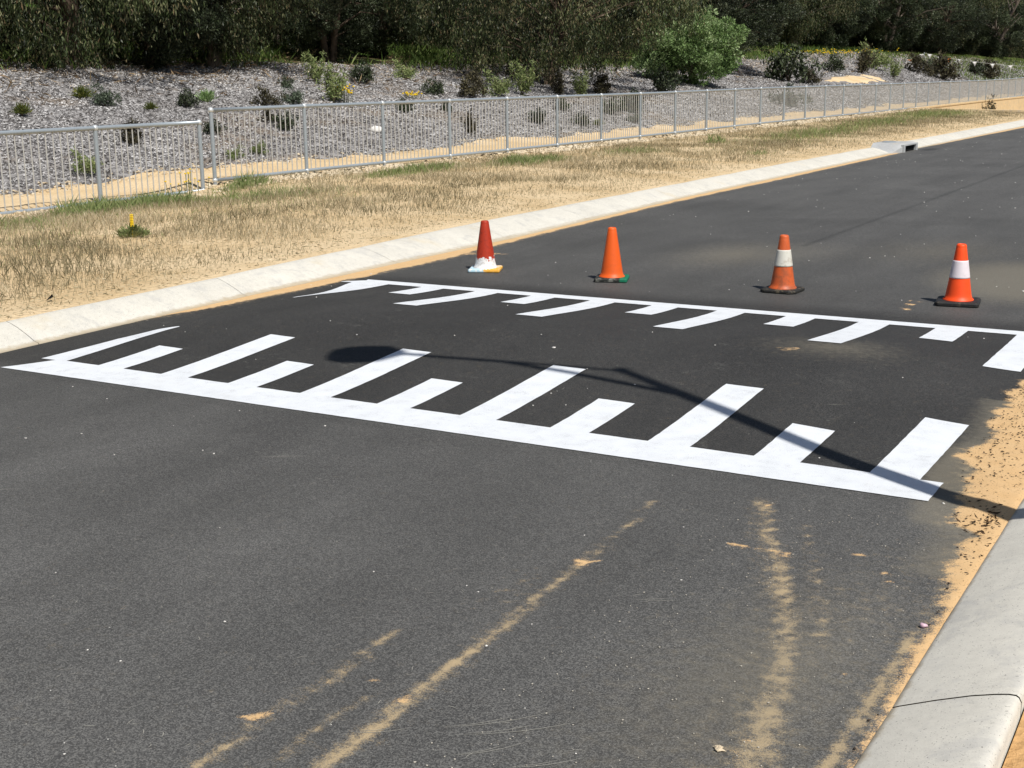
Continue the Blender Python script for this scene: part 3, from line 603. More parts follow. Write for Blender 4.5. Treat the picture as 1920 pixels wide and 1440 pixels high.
def make_tree(name, seed, H, Rc, zlo, n_cl, n_lf, kind, leaf, mat, bark, multi=1, clr=.42, low_bias=1.5, top=True):
    """returns a dict of two meshes: trunk with limbs, crown of leaves"""
    rg = np.random.default_rng(seed); tr = MB(); C = []; clpos = []
    zc = (H + zlo) / 2; hz_ = (H - zlo) / 2
    while len(clpos) < n_cl:
        p = rg.uniform(-1, 1, 3); r = np.linalg.norm(p)
        if r > 1 or r < .30: continue
        ang = math.atan2(p[1], p[0]); wob = .72 + .5 * vn(ang * 1.3 + seed * 7 + 3, p[2] * 1.8 + seed)
        pz = (p[2] + 1) / 2; pz = pz ** low_bias
        wob *= (.66 + .50 * float(ss(pz * 2.6))) if top else 1; q = np.array([p[0] * Rc * wob, p[1] * Rc * wob, zlo + pz * 2 * hz_])
        if top and fbm(q[0] * .8 + seed, q[1] * .8 + q[2] * .9, 2) < .47: continue
        clpos.append(q)
    clpos = np.array(clpos)
    # trunks and limbs
    for m in range(multi):
        a0 = rg.uniform(0, 6.28); base = np.array([math.cos(a0), math.sin(a0), 0]) * (.12 if multi > 1 else 0)
        lean = np.array([math.cos(a0), math.sin(a0), 0]) * (.9 if multi > 1 else .25) * rg.uniform(.5, 1.2)
        pts = [base + lean * (t ** 1.3) * H * .25 + np.array([0, 0, t * H * .75]) + rg.normal(0, .05, 3) * (t > 0) for t in np.linspace(0, 1, 7)]
        pts[0][2] = -.4; r0 = .021 * H / multi ** .3
        tr.tube(pts, [r0 * (1.25 - t) for t in np.linspace(0, 1, 7)], 9)
        idx = rg.choice(len(clpos), min(len(clpos), 16), replace=False)
        for c in clpos[idx]:
            hs = np.clip(c[2] * .55 / (H * .75), .08, .85); k = hs * 6; i = int(k); s0 = pts[i] * (1 - (k - i)) + pts[min(6, i + 1)] * (k - i)
            mm = s0 * .45 + c * .55 + np.array([0, 0, .12 * H * rg.uniform(0, .7)])
            q1 = s0 * .75 + mm * .25 + rg.normal(0, .08, 3)
            tr.tube([s0, q1, mm, c], [r0 * .42, r0 * .3, r0 * .17, r0 * .05], 6, False)
    Vs = []; 
    sub = rg.integers(0, n_cl, n_cl * n_lf); cen = clpos[sub]
    if kind == 'droop':
        st = rg.integers(0, 14, len(sub)); off = np.random.default_rng(seed + 1).normal(0, clr, (n_cl, 14, 3)); off[:, :, 2] *= .5
        P = cen + off[sub, st] + rg.normal(0, .05, (len(sub), 3)); P[:, 2] -= rg.uniform(0, 1, len(sub)) ** .8 * .8
        d = np.stack([rg.normal(0, .35, len(sub)), rg.normal(0, .35, len(sub)), -np.abs(rg.normal(.9, .3, len(sub)))], -1)
    else:
        v = rg.normal(0, 1, (len(sub), 3)); v /= np.linalg.norm(v, axis=1, keepdims=True); rr = rg.uniform(.4, 1, len(sub))[:, None] ** .6
        P = cen + v * rr * clr * np.array([1, 1, .75]); d = v + rg.normal(0, .5, v.shape) + np.array([0, 0, .35])
    P[:, 2] = np.maximum(P[:, 2], .08)
    V, F = leaves(P, d, leaf[0], leaf[1], rg)
    cv = rg.random(n_cl); val = np.clip(.12 + .72 * cv[sub] ** 1.3 + rg.normal(0, .16, len(sub)), 0, 1)
    if kind == 'droop': val = np.where((rg.random(len(sub)) < .16) | ((cv[sub] > .88) & (rg.random(len(sub)) < .5)), rg.uniform(.85, 1, len(sub)), val * .9)
    tm = bpy.data.meshes.new('trunk'); tm.from_pydata(tr.v, [], tr.f); tm.update(); tm.polygons.foreach_set('use_smooth', np.ones(len(tm.polygons), bool)); tm.materials.append(bark)
    cm = mesh_np('crown', V, F, mat, attrs=dict(v=np.repeat(val, 4)), link=False)
    return dict(trunk=tm, crown=cm)
def plant_tree(proto, name, x, y, label, cat, s=1, rz=0, group=None, sz=None, dz=-.05, parts=('trunk', 'crown')):
    t = empty(name, (x, y, float(tz(x, y)) + dz), rz); t.scale = (s, s, sz or s); tag(t, label, cat, group)
    for k in parts:
        o = bpy.data.objects.new(k, proto[k]); col.objects.link(o); o.parent = t
    return t

gumA = make_tree('g', 11, 9.5, 4.6, .45, 320, 260, 'droop', (.14, .032), M['gum'], M['bark'], 1, .34)
gumF = make_tree('g', 12, 9.0, 5.4, .75, 380, 270, 'droop', (.14, .034), M['gum'], M['bark'], 4, .36, 1.25)
denseD = make_tree('d', 13, 8.0, 3.4, .1, 320, 260, 'ball', (.11, .038), M['olive'], M['bark'], 2, .36, 1.25)
denseK = make_tree('k', 14, 10.0, 3.9, .3, 340, 260, 'ball', (.13, .045), M['olive'], M['greybark'], 2, .42, 1.35)
brightG = make_tree('b', 15, 2.9, 2.2, .02, 210, 170, 'ball', (.12, .052), M['bright'], M['greybark'], 3, .30, 1.0, False)
gumB = make_tree('g', 21, 9.5, 4.3, 1.2, 320, 250, 'droop', (.14, .034), M['gum'], M['greybark'], 2, .38)

FR = 'trees along the top of the mulch bank'
plant_tree(gumA, 'gum_tree', -25.4, 22.6, 'drooping gum tree at the far left with a leaning brown trunk', 'tree', 1.0, .4, FR)
plant_tree(gumB, 'gum_tree', -28.0, 18.4, 'gum tree half outside the left edge, behind the leftmost drooping one', 'tree', 1.0, 2.1, FR)
plant_tree(denseD, 'wattle_tree', -25.0, 24.9, 'dark bushy tree to the ground between the two left gum trunks', 'tree', .72, 1.0, FR, sz=.9)
plant_tree(gumB, 'gum_tree', -25.3, 27.4, 'gum tree with a twisted grey trunk, behind the small green tuft on the mulch', 'tree', .85, 3.3, FR)
plant_tree(gumA, 'gum_tree', -31.5, 33.5, 'gum tree set back between the twisted trunk and the dark round bush', 'tree', .9, 5.0, FR)
plant_tree(denseD, 'wattle_tree', -27.3, 35.2, 'dark round wattle left of the pale gap in the woodland', 'tree', .74, 2.6, FR, sz=.85)
plant_tree(denseD, 'wattle_tree', -29.2, 40.8, 'dark dense wattle just right of centre-left, beside the big spreading gum', 'tree', .86, 4.2, FR)
plant_tree(gumF, 'gum_tree', -21.5, 39.3, 'big spreading gum with many stems and brownish hanging leaves at centre', 'tree', .88, .3, FR)
plant_tree(brightG, 'leafy_shrub', -20.7, 49.9, 'large bright green rounded shrub behind the fence', 'shrub', 1.0, .5)
plant_tree(denseK, 'wattle_tree', -24.6, 56.5, 'tall dark green tree directly behind the bright green shrub', 'tree', .85, 1.5, FR)
plant_tree(denseD, 'wattle_tree', -23.6, 60.5, 'dark green tree leaning over the mulch right of the bright shrub', 'tree', 1.0, 3.9, FR)
plant_tree(gumB, 'gum_tree', -29, 88, 'gum tree with several pale peeling trunks behind the yellow flowers', 'tree', .95, 0.7, FR)
plant_tree(denseK, 'wattle_tree', -28.2, 92.5, 'grey green tree reaching the ground behind the start of the flag line', 'tree', .9, 0, FR)
plant_tree(denseK, 'wattle_tree', -27.5, 106, 'grey green tree behind the middle of the flag line', 'tree', 1.0, 2.2, FR)
plant_tree(denseD, 'wattle_tree', -27.5, 122, 'dark tree near the upper right corner behind the grass', 'tree', 1.2, 5, FR)
plant_tree(denseK, 'wattle_tree', -26, 142, 'darkest tree in the upper right corner beyond the flags', 'tree', 1.1, 4, FR)

BG = 'trees crowded behind the front row'
rg = np.random.default_rng(5); kinds = [gumA, gumB, denseD, denseK]
spots = []
for row, D in enumerate((31.5, 37, 44, 53)):
    y = 12 + row * 3
    while y < 240:
        spots.append((-(D + rg.uniform(-1.5, 1.5)), y + rg.uniform(-1.2, 1.2))); y += rg.uniform(3.4, 5.4) * (1 + y / 120)
for x, y in spots:
    if abs(x + 31.5) < 4 and abs(y - 33.5) < 2.5: continue
    if 37 < y < 43 and x > -33: continue
    k = kinds[rg.integers(0, 4)]
    plant_tree(k, 'woodland_tree', x, y, 'dark woodland tree crowded behind the front row of trees', 'tree', rg.uniform(.9, 1.35), rg.uniform(0, 6.28), BG)

# ------------------------------------------------------------------ small plants on the mulch
def plant_proto(seed, kind, mat):
    rg = np.random.default_rng(seed)
    if kind == 'tuft':
        n = 420; a = rg.uniform(0, 6.28, n); e = rg.uniform(.3, 1.45, n); d = np.stack([np.cos(a) * np.cos(e), np.sin(a) * np.cos(e), np.sin(e)], -1)
        P = rg.normal(0, .07, (n, 3)); P[:, 2] = np.abs(P[:, 2]) * .3; P += d * rg.uniform(0, .3, n)[:, None]
        V, F = leaves(P, d, .26, .035, rg)
    elif kind == 'shrub':
        n = 1100; c = rg.normal(0, 1, (26, 3)) * [.24, .24, .22]; c[:, 2] = np.abs(c[:, 2]) * 1.3 + .12; s_ = rg.integers(0, 26, n)
        P = c[s_] + rg.normal(0, .075, (n, 3)); P[:, 2] = np.maximum(P[:, 2], .02); d = rg.normal(0, 1, (n, 3)) + [0, 0, .6]; V, F = leaves(P, d, .12, .045, rg)
    else:                                                     # upright
        n = 900; c = rg.normal(0, 1, (18, 3)) * [.16, .16, 0]; hgt = rg.uniform(.4, 1.05, 18); s_ = rg.integers(0, 18, n); t_ = rg.uniform(.1, 1, n)
        P = c[s_] * (.5 + t_[:, None]) + np.stack([0 * t_, 0 * t_, hgt[s_] * t_], -1) + rg.normal(0, .03, (n, 3)); d = rg.normal(0, .8, (n, 3)) + [0, 0, .8]; V, F = leaves(P, d, .13, .035, rg)
    cl = np.clip(rg.normal(.5, .25, len(F)), 0, 1)
    stem = MB()
    for i in range(7):
        a = i * .9 + seed; stem.tube([(0, 0, -.05), (.06 * math.cos(a), .06 * math.sin(a), .15), (.2 * math.cos(a), .2 * math.sin(a), .45 if kind != 'tuft' else .2)], [.012, .009, .004], 5, False)
    sm = bpy.data.meshes.new('stem'); sm.from_pydata(stem.v, [], stem.f); sm.update(); sm.materials.append(M['bark'])
    return dict(foliage=mesh_np('foliage', V, F, mat, attrs=dict(v=np.repeat(cl, 4)), link=False), stem=sm)
PP = dict(olive=plant_proto(1, 'tuft', M['tuft']), green=plant_proto(2, 'tuft', M['bright']), grey=plant_proto(3, 'shrub', M['greyleaf']), brown=plant_proto(4, 'shrub', M['brownleaf']),
          dark=plant_proto(5, 'shrub', M['olive']), up=plant_proto(6, 'up', M['weed']), updark=plant_proto(7, 'up', M['brownleaf']), lime=plant_proto(8, 'shrub', M['weed']))
YP = 'seedlings planted in the grey mulch'
plants = [
 (-19.56, 16.25, .42, 'olive', 'leftmost olive green tuft on the mulch bank'),
 (-20.9, 18.88, .50, 'olive', 'yellowish olive tuft, highest at the left of the bank'),
 (-20.1, 18.7, .50, 'grey', 'grey leaved seedling just right of the yellowish olive tuft'),
 (-19.56, 19.39, .34, 'olive', 'small faded tuft between the grey seedling and the dark one'),
 (-19.7, 20.54, .45, 'dark', 'dark seedling left of the brightest green tuft'),
 (-20.24, 21.73, .52, 'green', 'brightest green low tuft on the left of the bank'),
 (-19.58, 22.91, .50, 'brown', 'brownish seedling right above the second fence post'),
 (-19.72, 24.0, .50, 'grey', 'grey green seedling left of the tall green pair'),
 (-21.66, 26.08, .36, 'dark', 'small dark seedling near the top of the bank, left of the tall green one'),
 (-22.42, 28.21, .75, 'up', 'tall leafy green plant at the top of the bank'),
 (-19.8, 25.59, .85, 'up', 'tall green plant with yellow flowers beside it, above the fence rail'),
 (-22.32, 30.28, .70, 'dark', 'dark upright shrub standing alone below the round wattle'),
 (-20.2, 30.53, .55, 'dark', 'dark seedling right of the yellow flowering patch'),
 (-22.66, 32.79, .60, 'lime', 'light green low plant high on the bank left of the big gum shade'),
 (-19.88, 32.03, .85, 'brown', 'brown and green shrub at the left foot of the big gum'),
 (-17.34, 20.9, .45, 'dark', 'dark seedling behind the fence, left of the second post'),
 (-18.08, 21.21, .34, 'brown', 'small brown seedling showing under the top rail'),
 (-16.96, 16.34, .48, 'brown', 'brown seedling behind the left fence section, right of its middle post'),
 (-15.74, 14.2, .36, 'lime', 'low yellow green plant at the foot of the bank behind the left fence'),
 (-17.38, 18.77, .34, 'dark', 'dark seedling seen through the gap between the two fences'),
 (-15.54, 17.27, .26, 'lime', 'low green plant beside the path in the first bay of the long fence'),
 (-15.76, 18.15, .26, 'lime', 'second low green plant beside the path, right in the first bay'),
 (-18.36, 26.46, .42, 'dark', 'dark seedling in the bay right of the white rock'),
 (-18.14, 27.95, .32, 'dark', 'small dark seedling at the third bay under the top rail'),
 (-16.02, 25.78, .50, 'updark', 'dark upright seedling at the foot of the bank near the path'),
 (-16.5, 29.85, .48, 'dark', 'dark seedling in the fifth bay, middle of the bank foot'),
 (-16.0, 31.21, .42, 'dark', 'left one of two dark seedlings side by side near the path'),
 (-15.84, 31.9, .36, 'olive', 'right one of two seedlings side by side near the path'),
 (-17.68, 33.23, .42, 'dark', 'dark seedling under the rail below the big gum'),
 (-16.9, 35.0, .62, 'dark', 'dark leafy seedling lower left of the widest dark one'),
 (-16.96, 36.6, .80, 'dark', 'widest dark seedling behind the fence below the green shrubs'),
 (-15.88, 34.27, .40, 'grey', 'grey seedling near the path right of the pair'),
 (-19.9, 33.54, .75, 'lime', 'light green shrub in front of the big gum, first of its row'),
 (-19.92, 34.99, .95, 'up', 'tallest yellow green shrub in the row before the big gum'),
 (-19.56, 36.7, .85, 'updark', 'brown straggly shrub in the row before the big gum'),
 (-19.28, 37.6, .75, 'up', 'pale green shrub under the hanging leaves of the big gum'),
 (-19.48, 39.53, .80, 'brown', 'brownish shrub right of the pale green one under the gum'),
 (-19.34, 43.97, 1.1, 'dark', 'low wide dark shrub between the big gum and the bright shrub'),
 (-20.5, 61.4, 2.0, 'dark', 'large dark open shrub standing alone left of the sand patch'),
 (-19.86, 62.6, .9, 'brown', 'brown low shrub at the right foot of the large open shrub'),
 (-21.8, 73.15, 1.1, 'dark', 'dark round shrub above the sand patch'),
 (-21.22, 76.41, 1.5, 'updark', 'brownish shrub right above the sand patch'),
 (-21.84, 81.52, 1.6, 'lime', 'green shrub below the start of the flag line'),
 (-20.2, 79.59, 1.1, 'up', 'narrow green shrub right of the sand patch'),
 (-20.82, 88.03, 1.5, 'brown', 'brown spreading shrub in the middle of the far bank'),
 (-19.52, 89.86, 1.9, 'brown', 'widest brown shrub just above the far fence rail'),
 (-20.6, 90.78, 1.2, 'dark', 'dark shrub behind the widest brown shrub'),
 (-20.54, 104.89, 1.3, 'dark', 'dark shrub far right of the bank, near the grass'),
 (-19.56, 105.31, 1.7, 'brown', 'brown low shrub far right just over the rail'),
 (-16.26, 48.92, .95, 'grey', 'faint grey shrub behind the far fence bays'),
 (-10.9, 60.5, .0, 'dark', ''),
]
for i, (x, y, s_, k, lab) in enumerate(plants):
    if not lab: continue
    plant_tree(PP[k], {'olive': 'tuft_plant', 'green': 'tuft_plant', 'up': 'leafy_plant', 'updark': 'leafy_plant', 'lime': 'leafy_plant'}.get(k, 'seedling_shrub'), x, y, lab, 'plant', s_ * 1.05, i * 1.3, YP, parts=('foliage', 'stem'), dz=0)
o = plant_tree(PP['updark'], 'leafy_plant', -11.0, 60.5, 'small plant standing in the sandy basin beyond the verge', 'plant', .9, 0, None, parts=('foliage', 'stem')); o.location.z = -.75; o.scale = (.9, .9, 1.5)

def flowers(x0, y0, r, n, h, label, mat=M['yellow'], size=.03):
    rg = np.random.default_rng(int(abs(x0 * 100))); b = MB(); st = MB()
    t = empty('flowering_plant', (x0, y0, float(tz(x0, y0)))); tag(t, label, 'flowers')
    for i in range(n):
        x, y = rg.normal(0, r, 2); z = h * rg.uniform(.5, 1); b.ball((x, y, z), size * rg.uniform(.6, 1.2), 5, 3, .6); st.tube([(x * .8, y * .8, -.1), (x, y, z)], .004, 3, False)
    b.build('blossoms', mat, t)['kind'] = 'stuff'; st.build('stems', M['weed'], t)['kind'] = 'stuff'; return t
flowers(-19.8, 26.0, .12, 36, .42, 'yellow blossoms at the right side of the tall green plant', size=.04)
flowers(-19.86, 29.08, .13, 30, .2, 'low yellow flowering patch above the fence rail')
flowers(-24.3, 81, 1.5, 170, .5, 'wide patch of yellow flowers under the pale peeling trunks', size=.045)
flowers(-12.62, 13.1, .16, 16, .45, 'pale yellow weed flowers beside the bottom rail of the left fence', size=.016)

# lupin on the verge
t = empty('lupin', (-9.72, 9.27, float(tz(-9.72, 9.27)))); tag(t, 'yellow lupin with one flower spike growing alone in the dry grass', 'flower')
rg = np.random.default_rng(9); n = 420; a = rg.uniform(0, 6.28, n); rr = rg.uniform(0, .15, n) ** 1; P = np.stack([np.cos(a) * rr, np.sin(a) * rr, .01 + .10 * rg.random(n) * (1 - rr / .2)], -1)
V, F = leaves(P, np.stack([np.cos(a), np.sin(a), rg.uniform(.5, 1.8, n)], -1), .06, .014, rg); mesh_np('leaves', V, F, M['weed'], t, dict(v=np.repeat(rg.uniform(.3, 1, n), 4)))
b = MB()
for i in range(9):
    z = .10 + i * .016
    for k in range(7): q = k * .9 + i; b.ball((.013 * math.cos(q), .013 * math.sin(q), z), .0095 * (1 - i * .04), 5, 4)
b.tube([(0, 0, 0), (0, 0, .24)], .004, 5); b.build('flower_spike', M['yellow'], t)

# dark curled leaf on the verge edge
t = MB(); t.add([(-.03, -.01, 0), (.01, -.02, .01), (.03, .01, .03), (-.005, .03, .045), (.01, .01, .07)], [(0, 1, 2, 3), (3, 2, 4)])
o = t.build('dead_leaf', M['dark']); o.location = (-7.62, 6.42, .145); tag(o, 'small black curled scrap lying on the sand behind the left kerb', 'leaf')

# white rock
def rock(seed, r):
    rg = np.random.default_rng(seed); b = MB(); b.ball((0, 0, 0), 1, 9, 6); v = np.array(b.v); n = np.array([vn(p[0] * 1.6 + seed, p[1] * 1.6 + p[2] * 2) for p in v])
    v = v * (.7 + .6 * n)[:, None] * np.array([1.2, .9, .6]) * r; b.v = [tuple(p) for p in v]; return b
o = rock(4, .14).build('rock', M['pebble'], None, True); o.location = (-16.68, 23.0, .70); tag(o, 'single white rock lying on the grey mulch behind the fence', 'rock')

# ------------------------------------------------------------------ flag line
t = empty('flag_line', (-22.63, 97.4, 2.2)); tag(t, 'string of small white and orange flags across the grass at the far right', 'bunting')
posts = [(-25.5, 96.7, 3.37), (-24.05, 97.06, 2.75), (-22.63, 97.39, 3.35), (-20.26, 97.92, 2.84), (-15.91, 98.72, 2.30), (-13.9, 99.2, 2.2)]
ox, oy, oz = t.location; cp = []
for (x0, y0, z0), (x1, y1, z1) in zip(posts[:-1], posts[1:]):
    for k in range(6): u = k / 6; cp.append((x0 + (x1 - x0) * u - ox, y0 + (y1 - y0) * u - oy, z0 + (z1 - z0) * u - .10 * 4 * u * (1 - u) * .5 - oz))
MB().tube(cp, .006, 4).build('cord', M['pebble'], t)
for x, y, z in (posts[0], posts[2], posts[5]): MB().tube([(x - ox, y - oy, float(tz(x, y)) - .2 - oz), (x - ox, y - oy, z + .05 - oz)], .02, 6).build('stake', M['steel'], t)
fw = m_flat('white_flag', (.85, .84, .8), .6, .2, 0, .2); fo = m_flat('orange_flag', (.75, .22, .04), .6, .2, 0, .2)
fv = [(-.09, 0, 0), (.09, 0, 0), (0, .02, -.22), (0, -.015, -.1)]
for k in range(1, 18):
    u = k / 18 * (len(cp) - 1); i = int(u); p = np.array(cp[i]) * (1 - u + i) + np.array(cp[min(i + 1, len(cp) - 1)]) * (u - i)
    b = MB(); b.add([(p[0] - .16, p[1], p[2]), (p[0] + .16, p[1], p[2]), (p[0] + .02, p[1] + .05, p[2] - .32), (p[0] + .01, p[1] - .06, p[2] - .14)], [(0, 1, 3), (1, 2, 3), (0, 3, 2)])
    b.build('flag', fo if k % 5 == 0 else fw, t)

# ------------------------------------------------------------------ uncountable stuff
def scatter(n, xa, xb, ya, yb, rg, dens=None, power=1.6):
    """more points near the camera, fewer far off"""
    u = rg.random(n * 3); y = ya + (yb - ya) * u ** power; x = rg.uniform(xa, xb, n * 3)
    if dens is not None: k = rg.random(n * 3) < dens(x, y); x, y = x[k], y[k]
    return x[:n], y[:n]
rg = np.random.default_rng(20)
# dry grass on the verge
def dd(x, y):
    e = np.clip((kb(y) - .12 - x) / 1.3, 0, 1); f = np.clip((x + 13.3) / .9, 0, 1); return (.22 + .78 * e) * (.12 + .88 * f) * (.05 + 1.9 * np.clip(fbm(x * 1.6, y * 1.2) - .25, 0, 1)) * (x < kb(y) - .06)
x, y = scatter(120000, -13.5, -7.3, 4.5, 56, rg, dd, 2.0); z = bumpz(x, y) - .01
h = rg.uniform(.04, .115, len(x)) * (.6 + .8 * fbm(x * .7 + 9, y * .7)) * (.45 + .55 * np.clip((kb(y) - x) / 1.4, 0, 1))
V, F = blades(np.stack([x, y, z], -1), h, .0036 * (1 + y / 18), rg, .25)
vv = np.clip(.5 + (fbm(x * .9, y * .9 + 4) - .5) * .9 + rg.normal(0, .2, len(x)), 0, 1)
o = mesh_np('dry_grass', V, F, M['straw'], attrs=dict(v=np.repeat(vv, 4))); tag(o, 'sparse dry straw coloured grass standing on the sandy verge', 'grass', kind='stuff')
# straw litter lying flat
x, y = scatter(40000, -13.3, -7.3, 4.5, 56, rg, lambda x, y: (x < kb(y) - .03) * 1.0, 2.0); z = bumpz(x, y) + .006
V, F = leaves(np.stack([x, y, z], -1), np.stack([rg.normal(size=len(x)), rg.normal(size=len(x)), rg.normal(0, .12, len(x))], -1), .05, .007, rg)
o = mesh_np('straw_litter', V, F, M['straw'], attrs=dict(v=np.repeat(rg.random(len(x)), 4))); tag(o, 'short broken straw lying on the sand of the verge', 'straw', kind='stuff')
# green weeds by the fence
patches = [(-10.6, 7.5, 1.6, 2.5, .55, .10), (-10.8, 12.5, 1.3, 3, .35, .10), (-10, 30, 1.2, 6, .3, .12), (-12.3, 11.2, .45, .7, 1.0, .30), (-12.35, 12.2, .40, .7, 1.0, .30), (-12.9, 14.6, .25, .5, 1.0, .30), (-11.9, 8.8, .9, 1.8, .8, .16), (-11.7, 13.4, .8, 1.5, .5, .18), (-12.2, 18.0, .35, 1.5, .6, .22), (-11.7, 20.8, .35, 1.3, .8, .26), (-12.1, 17.0, .3, .6, .5, .2),
           (-11.4, 24.5, .5, 1.2, .25, .2), (-10.6, 34, .9, 4.5, .7, .24), (-11, 42, 1, 5, .8, .24), (-11.2, 50, 1.2, 5, .9, .26), (-9.1, 25.5, .2, .5, .35, .18), (-10.5, 15.3, .12, .2, .2, .12), (-9.8, 17.5, .12, .2, .15, .1), (-8.7, 24.2, .15, .3, .12, .12), (-11.2, 28.6, .25, .35, .4, .35)]
PX = []; HX = []
for cx, cy, rx, ry, q, hh in patches:
    n = int(3600 * q * min(1.6, rx * ry * 2)) ; a = rg.normal(0, .6, (n, 2)); gx, gy = cx + a[:, 0] * rx, cy + a[:, 1] * ry; PX.append(np.stack([gx, gy], -1)); HX.append(rg.uniform(.2, .85, n) * (.35 + 1.1 * fbm(gx * 5, gy * 5, 2)) * hh * np.exp(-(a ** 2).sum(1) * .5))
PX = np.concatenate(PX); HX = np.concatenate(HX); P = np.stack([PX[:, 0], PX[:, 1], bumpz(PX[:, 0], PX[:, 1]) - .01], -1)
V, F = blades(P, HX, .0042 * (1 + P[:, 1] / 40), rg, .28); vv = np.clip(rg.normal(.5, .25, len(P)), 0, 1)
o = mesh_np('green_weeds', V, F, M['weed'], attrs=dict(v=np.repeat(vv, 4))); tag(o, 'soft green weeds growing in patches along the foot of the fence', 'weeds', kind='stuff')
# mulch chips
def md(x, y): return (x < edge2(y) - .05 + rg.normal(0, .15, len(x))) * (np.hypot((x + 20.2) / .8, (y - 71.5) / 6) > 1 + (fbm(x * 2, y) - .5)) * 1.0
x, y = scatter(260000, -26.5, -15, 9, 130, rg, md, 1.9); z = bumpz(x, y) + (fbm(x * 5, y * 5, 3) - .5) * .07
sc = 1 + y / 60
P = np.stack([x, y, z + .01], -1); d = np.stack([rg.normal(size=len(x)), rg.normal(size=len(x)), rg.normal(.1, .24, len(x))], -1)
V, F = leaves(P, d, .050 * sc, .024 * sc, rg, .5, .40); up = np.clip((-x - 21.5) / 3.5, 0, 1) * .5
vv = np.clip(rg.normal(.60, .085, len(x)) + (fbm(x * .5, y * .5) - .5) * .5 + (fbm(x * 3, y * 3, 2) - .5) * .5, 0, .92); vv = np.where(rg.random(len(x)) < up * .6, 1.0, vv); vv = np.where(rg.random(len(x)) < .08, 0.03, vv)
o = mesh_np('mulch_chips', V, F, M['chips'], attrs=dict(v=np.repeat(vv, 4))); tag(o, 'coarse grey wood mulch covering the bank behind the fence', 'mulch', kind='stuff')
# twigs and litter near the trees
x, y = scatter(9000, -30, -20.5, 12, 130, rg, lambda x, y: np.clip((-x - 19.5) / 5, 0, 1), 1.8); z = bumpz(x, y) + .04
V, F = leaves(np.stack([x, y, z], -1), np.stack([rg.normal(size=len(x)), rg.normal(size=len(x)), rg.normal(.1, .25, len(x))], -1), .28, .03, rg)
o = mesh_np('leaf_litter', V, F, M['litter'], attrs=dict(v=np.repeat(rg.random(len(x)), 4))); tag(o, 'brown twigs and fallen bark scattered under the trees', 'leaf litter', kind='stuff')
# green understorey grass
def ud(x, y): return np.clip((fbm(x * .28, y * .28, 3) - .40) * 5, 0, 1) * np.clip((-x - 23.4 - (y < 30) * .6) / 2.2, 0, 1) + (y > 97) * (x > -27) * (x < -18.5) * .8
x, y = scatter(70000, -40, -18, 14, 170, rg, ud, 1.7); z = bumpz(x, y) - .02
V, F = blades(np.stack([x, y, z], -1), rg.uniform(.12, .5, len(x)) * np.where(y > 97, .6, 1), .022 * (1 + y / 70), rg, .4); vv = np.clip(rg.normal(.5, .25, len(x)) + (y > 97) * .2, 0, 1)
o = mesh_np('green_grass', V, F, M['grass'], attrs=dict(v=np.repeat(vv, 4))); tag(o, 'long green grass growing under and between the trees', 'grass', kind='stuff')

# loose stones: one batch of octahedral lumps
def lumps(name, x, y, z, s, mat, label, cat, flat=.6):
    n = len(x); b = np.array([(1, 0, 0), (-1, 0, 0), (0, 1, 0), (0, -1, 0), (0, 0, 1), (0, 0, -1), (.6, .6, .5), (-.6, .5, .55), (.5, -.65, .5), (-.6, -.5, .5)], float)
    fc = np.array([(0, 2, 6), (2, 4, 6), (4, 0, 6), (2, 1, 7), (1, 4, 7), (4, 2, 7), (0, 4, 8), (4, 3, 8), (3, 0, 8), (1, 3, 9), (3, 4, 9), (4, 1, 9), (0, 5, 2), (2, 5, 1), (1, 5, 3), (3, 5, 0)])
    jit = 1 + rg.uniform(-.35, .35, (n, 10, 1)); a = rg.uniform(0, 6.28, n); st = rg.uniform(.7, 1.5, n)
    v = b[None] * jit * s[:, None, None]; v[:, :, 0] *= st[:, None]; v[:, :, 2] *= flat
    vx = v[:, :, 0] * np.cos(a)[:, None] - v[:, :, 1] * np.sin(a)[:, None]; vy = v[:, :, 0] * np.sin(a)[:, None] + v[:, :, 1] * np.cos(a)[:, None]
    V = np.stack([vx + x[:, None], vy + y[:, None], v[:, :, 2] + z[:, None]], -1).reshape(-1, 3); F = (fc[None] + (np.arange(n) * 10)[:, None, None]).reshape(-1, 3)
    return tag(mesh_np(name, V, F, mat), label, cat, kind='stuff')
x, y = scatter(400, -7.0, -.9, 1.8, 45, rg, lambda x, y: .25 + .75 * (fbm(x * .9, y * .9, 3) > .52), 1.7); s = rg.uniform(.0018, .0048, len(x)) * (1 + y / 22) * np.where(rg.random(len(x)) < .06, 2.0, 1)
lumps('loose_stones', x, y, hz(x, y) + s * .4, s, M['pebble'], 'scattered tiny white stones on the black asphalt', 'stones')
x, y = scatter(420, -1.15, -.765, 1.8, 8, rg, lambda x, y: (x > np.interp(y, *SR) - .02) * 1.0, 1); s = rg.uniform(.002, .0055, len(x))
lumps('grit', x, y, hz(x, y) + .008 + s * .3, s, m_flat('dark_grit', (.06, .045, .035), .9, .1, 0, .5), 'dark crumbs of mulch and grit on the sand by the right kerb', 'grit')
x, y = scatter(650, -1.2, -.76, 2.5, 8, rg, lambda x, y: (x > np.interp(y, *SR) + .03) * (.2 + (y > 3.6) * .8), 1)
V, F = leaves(np.stack([x, y, x * 0 + .013 + hz(x, y)], -1), np.stack([rg.normal(size=len(x)), rg.normal(size=len(x)), rg.normal(0, .15, len(x))], -1), .016, .006, rg)
o = mesh_np('mulch_crumbs', V, F, M['litter'], attrs=dict(v=np.repeat(rg.uniform(0, .35, len(x)), 4))); tag(o, 'tiny dark bark crumbs lying on the sand drift by the right kerb', 'litter', kind='stuff')
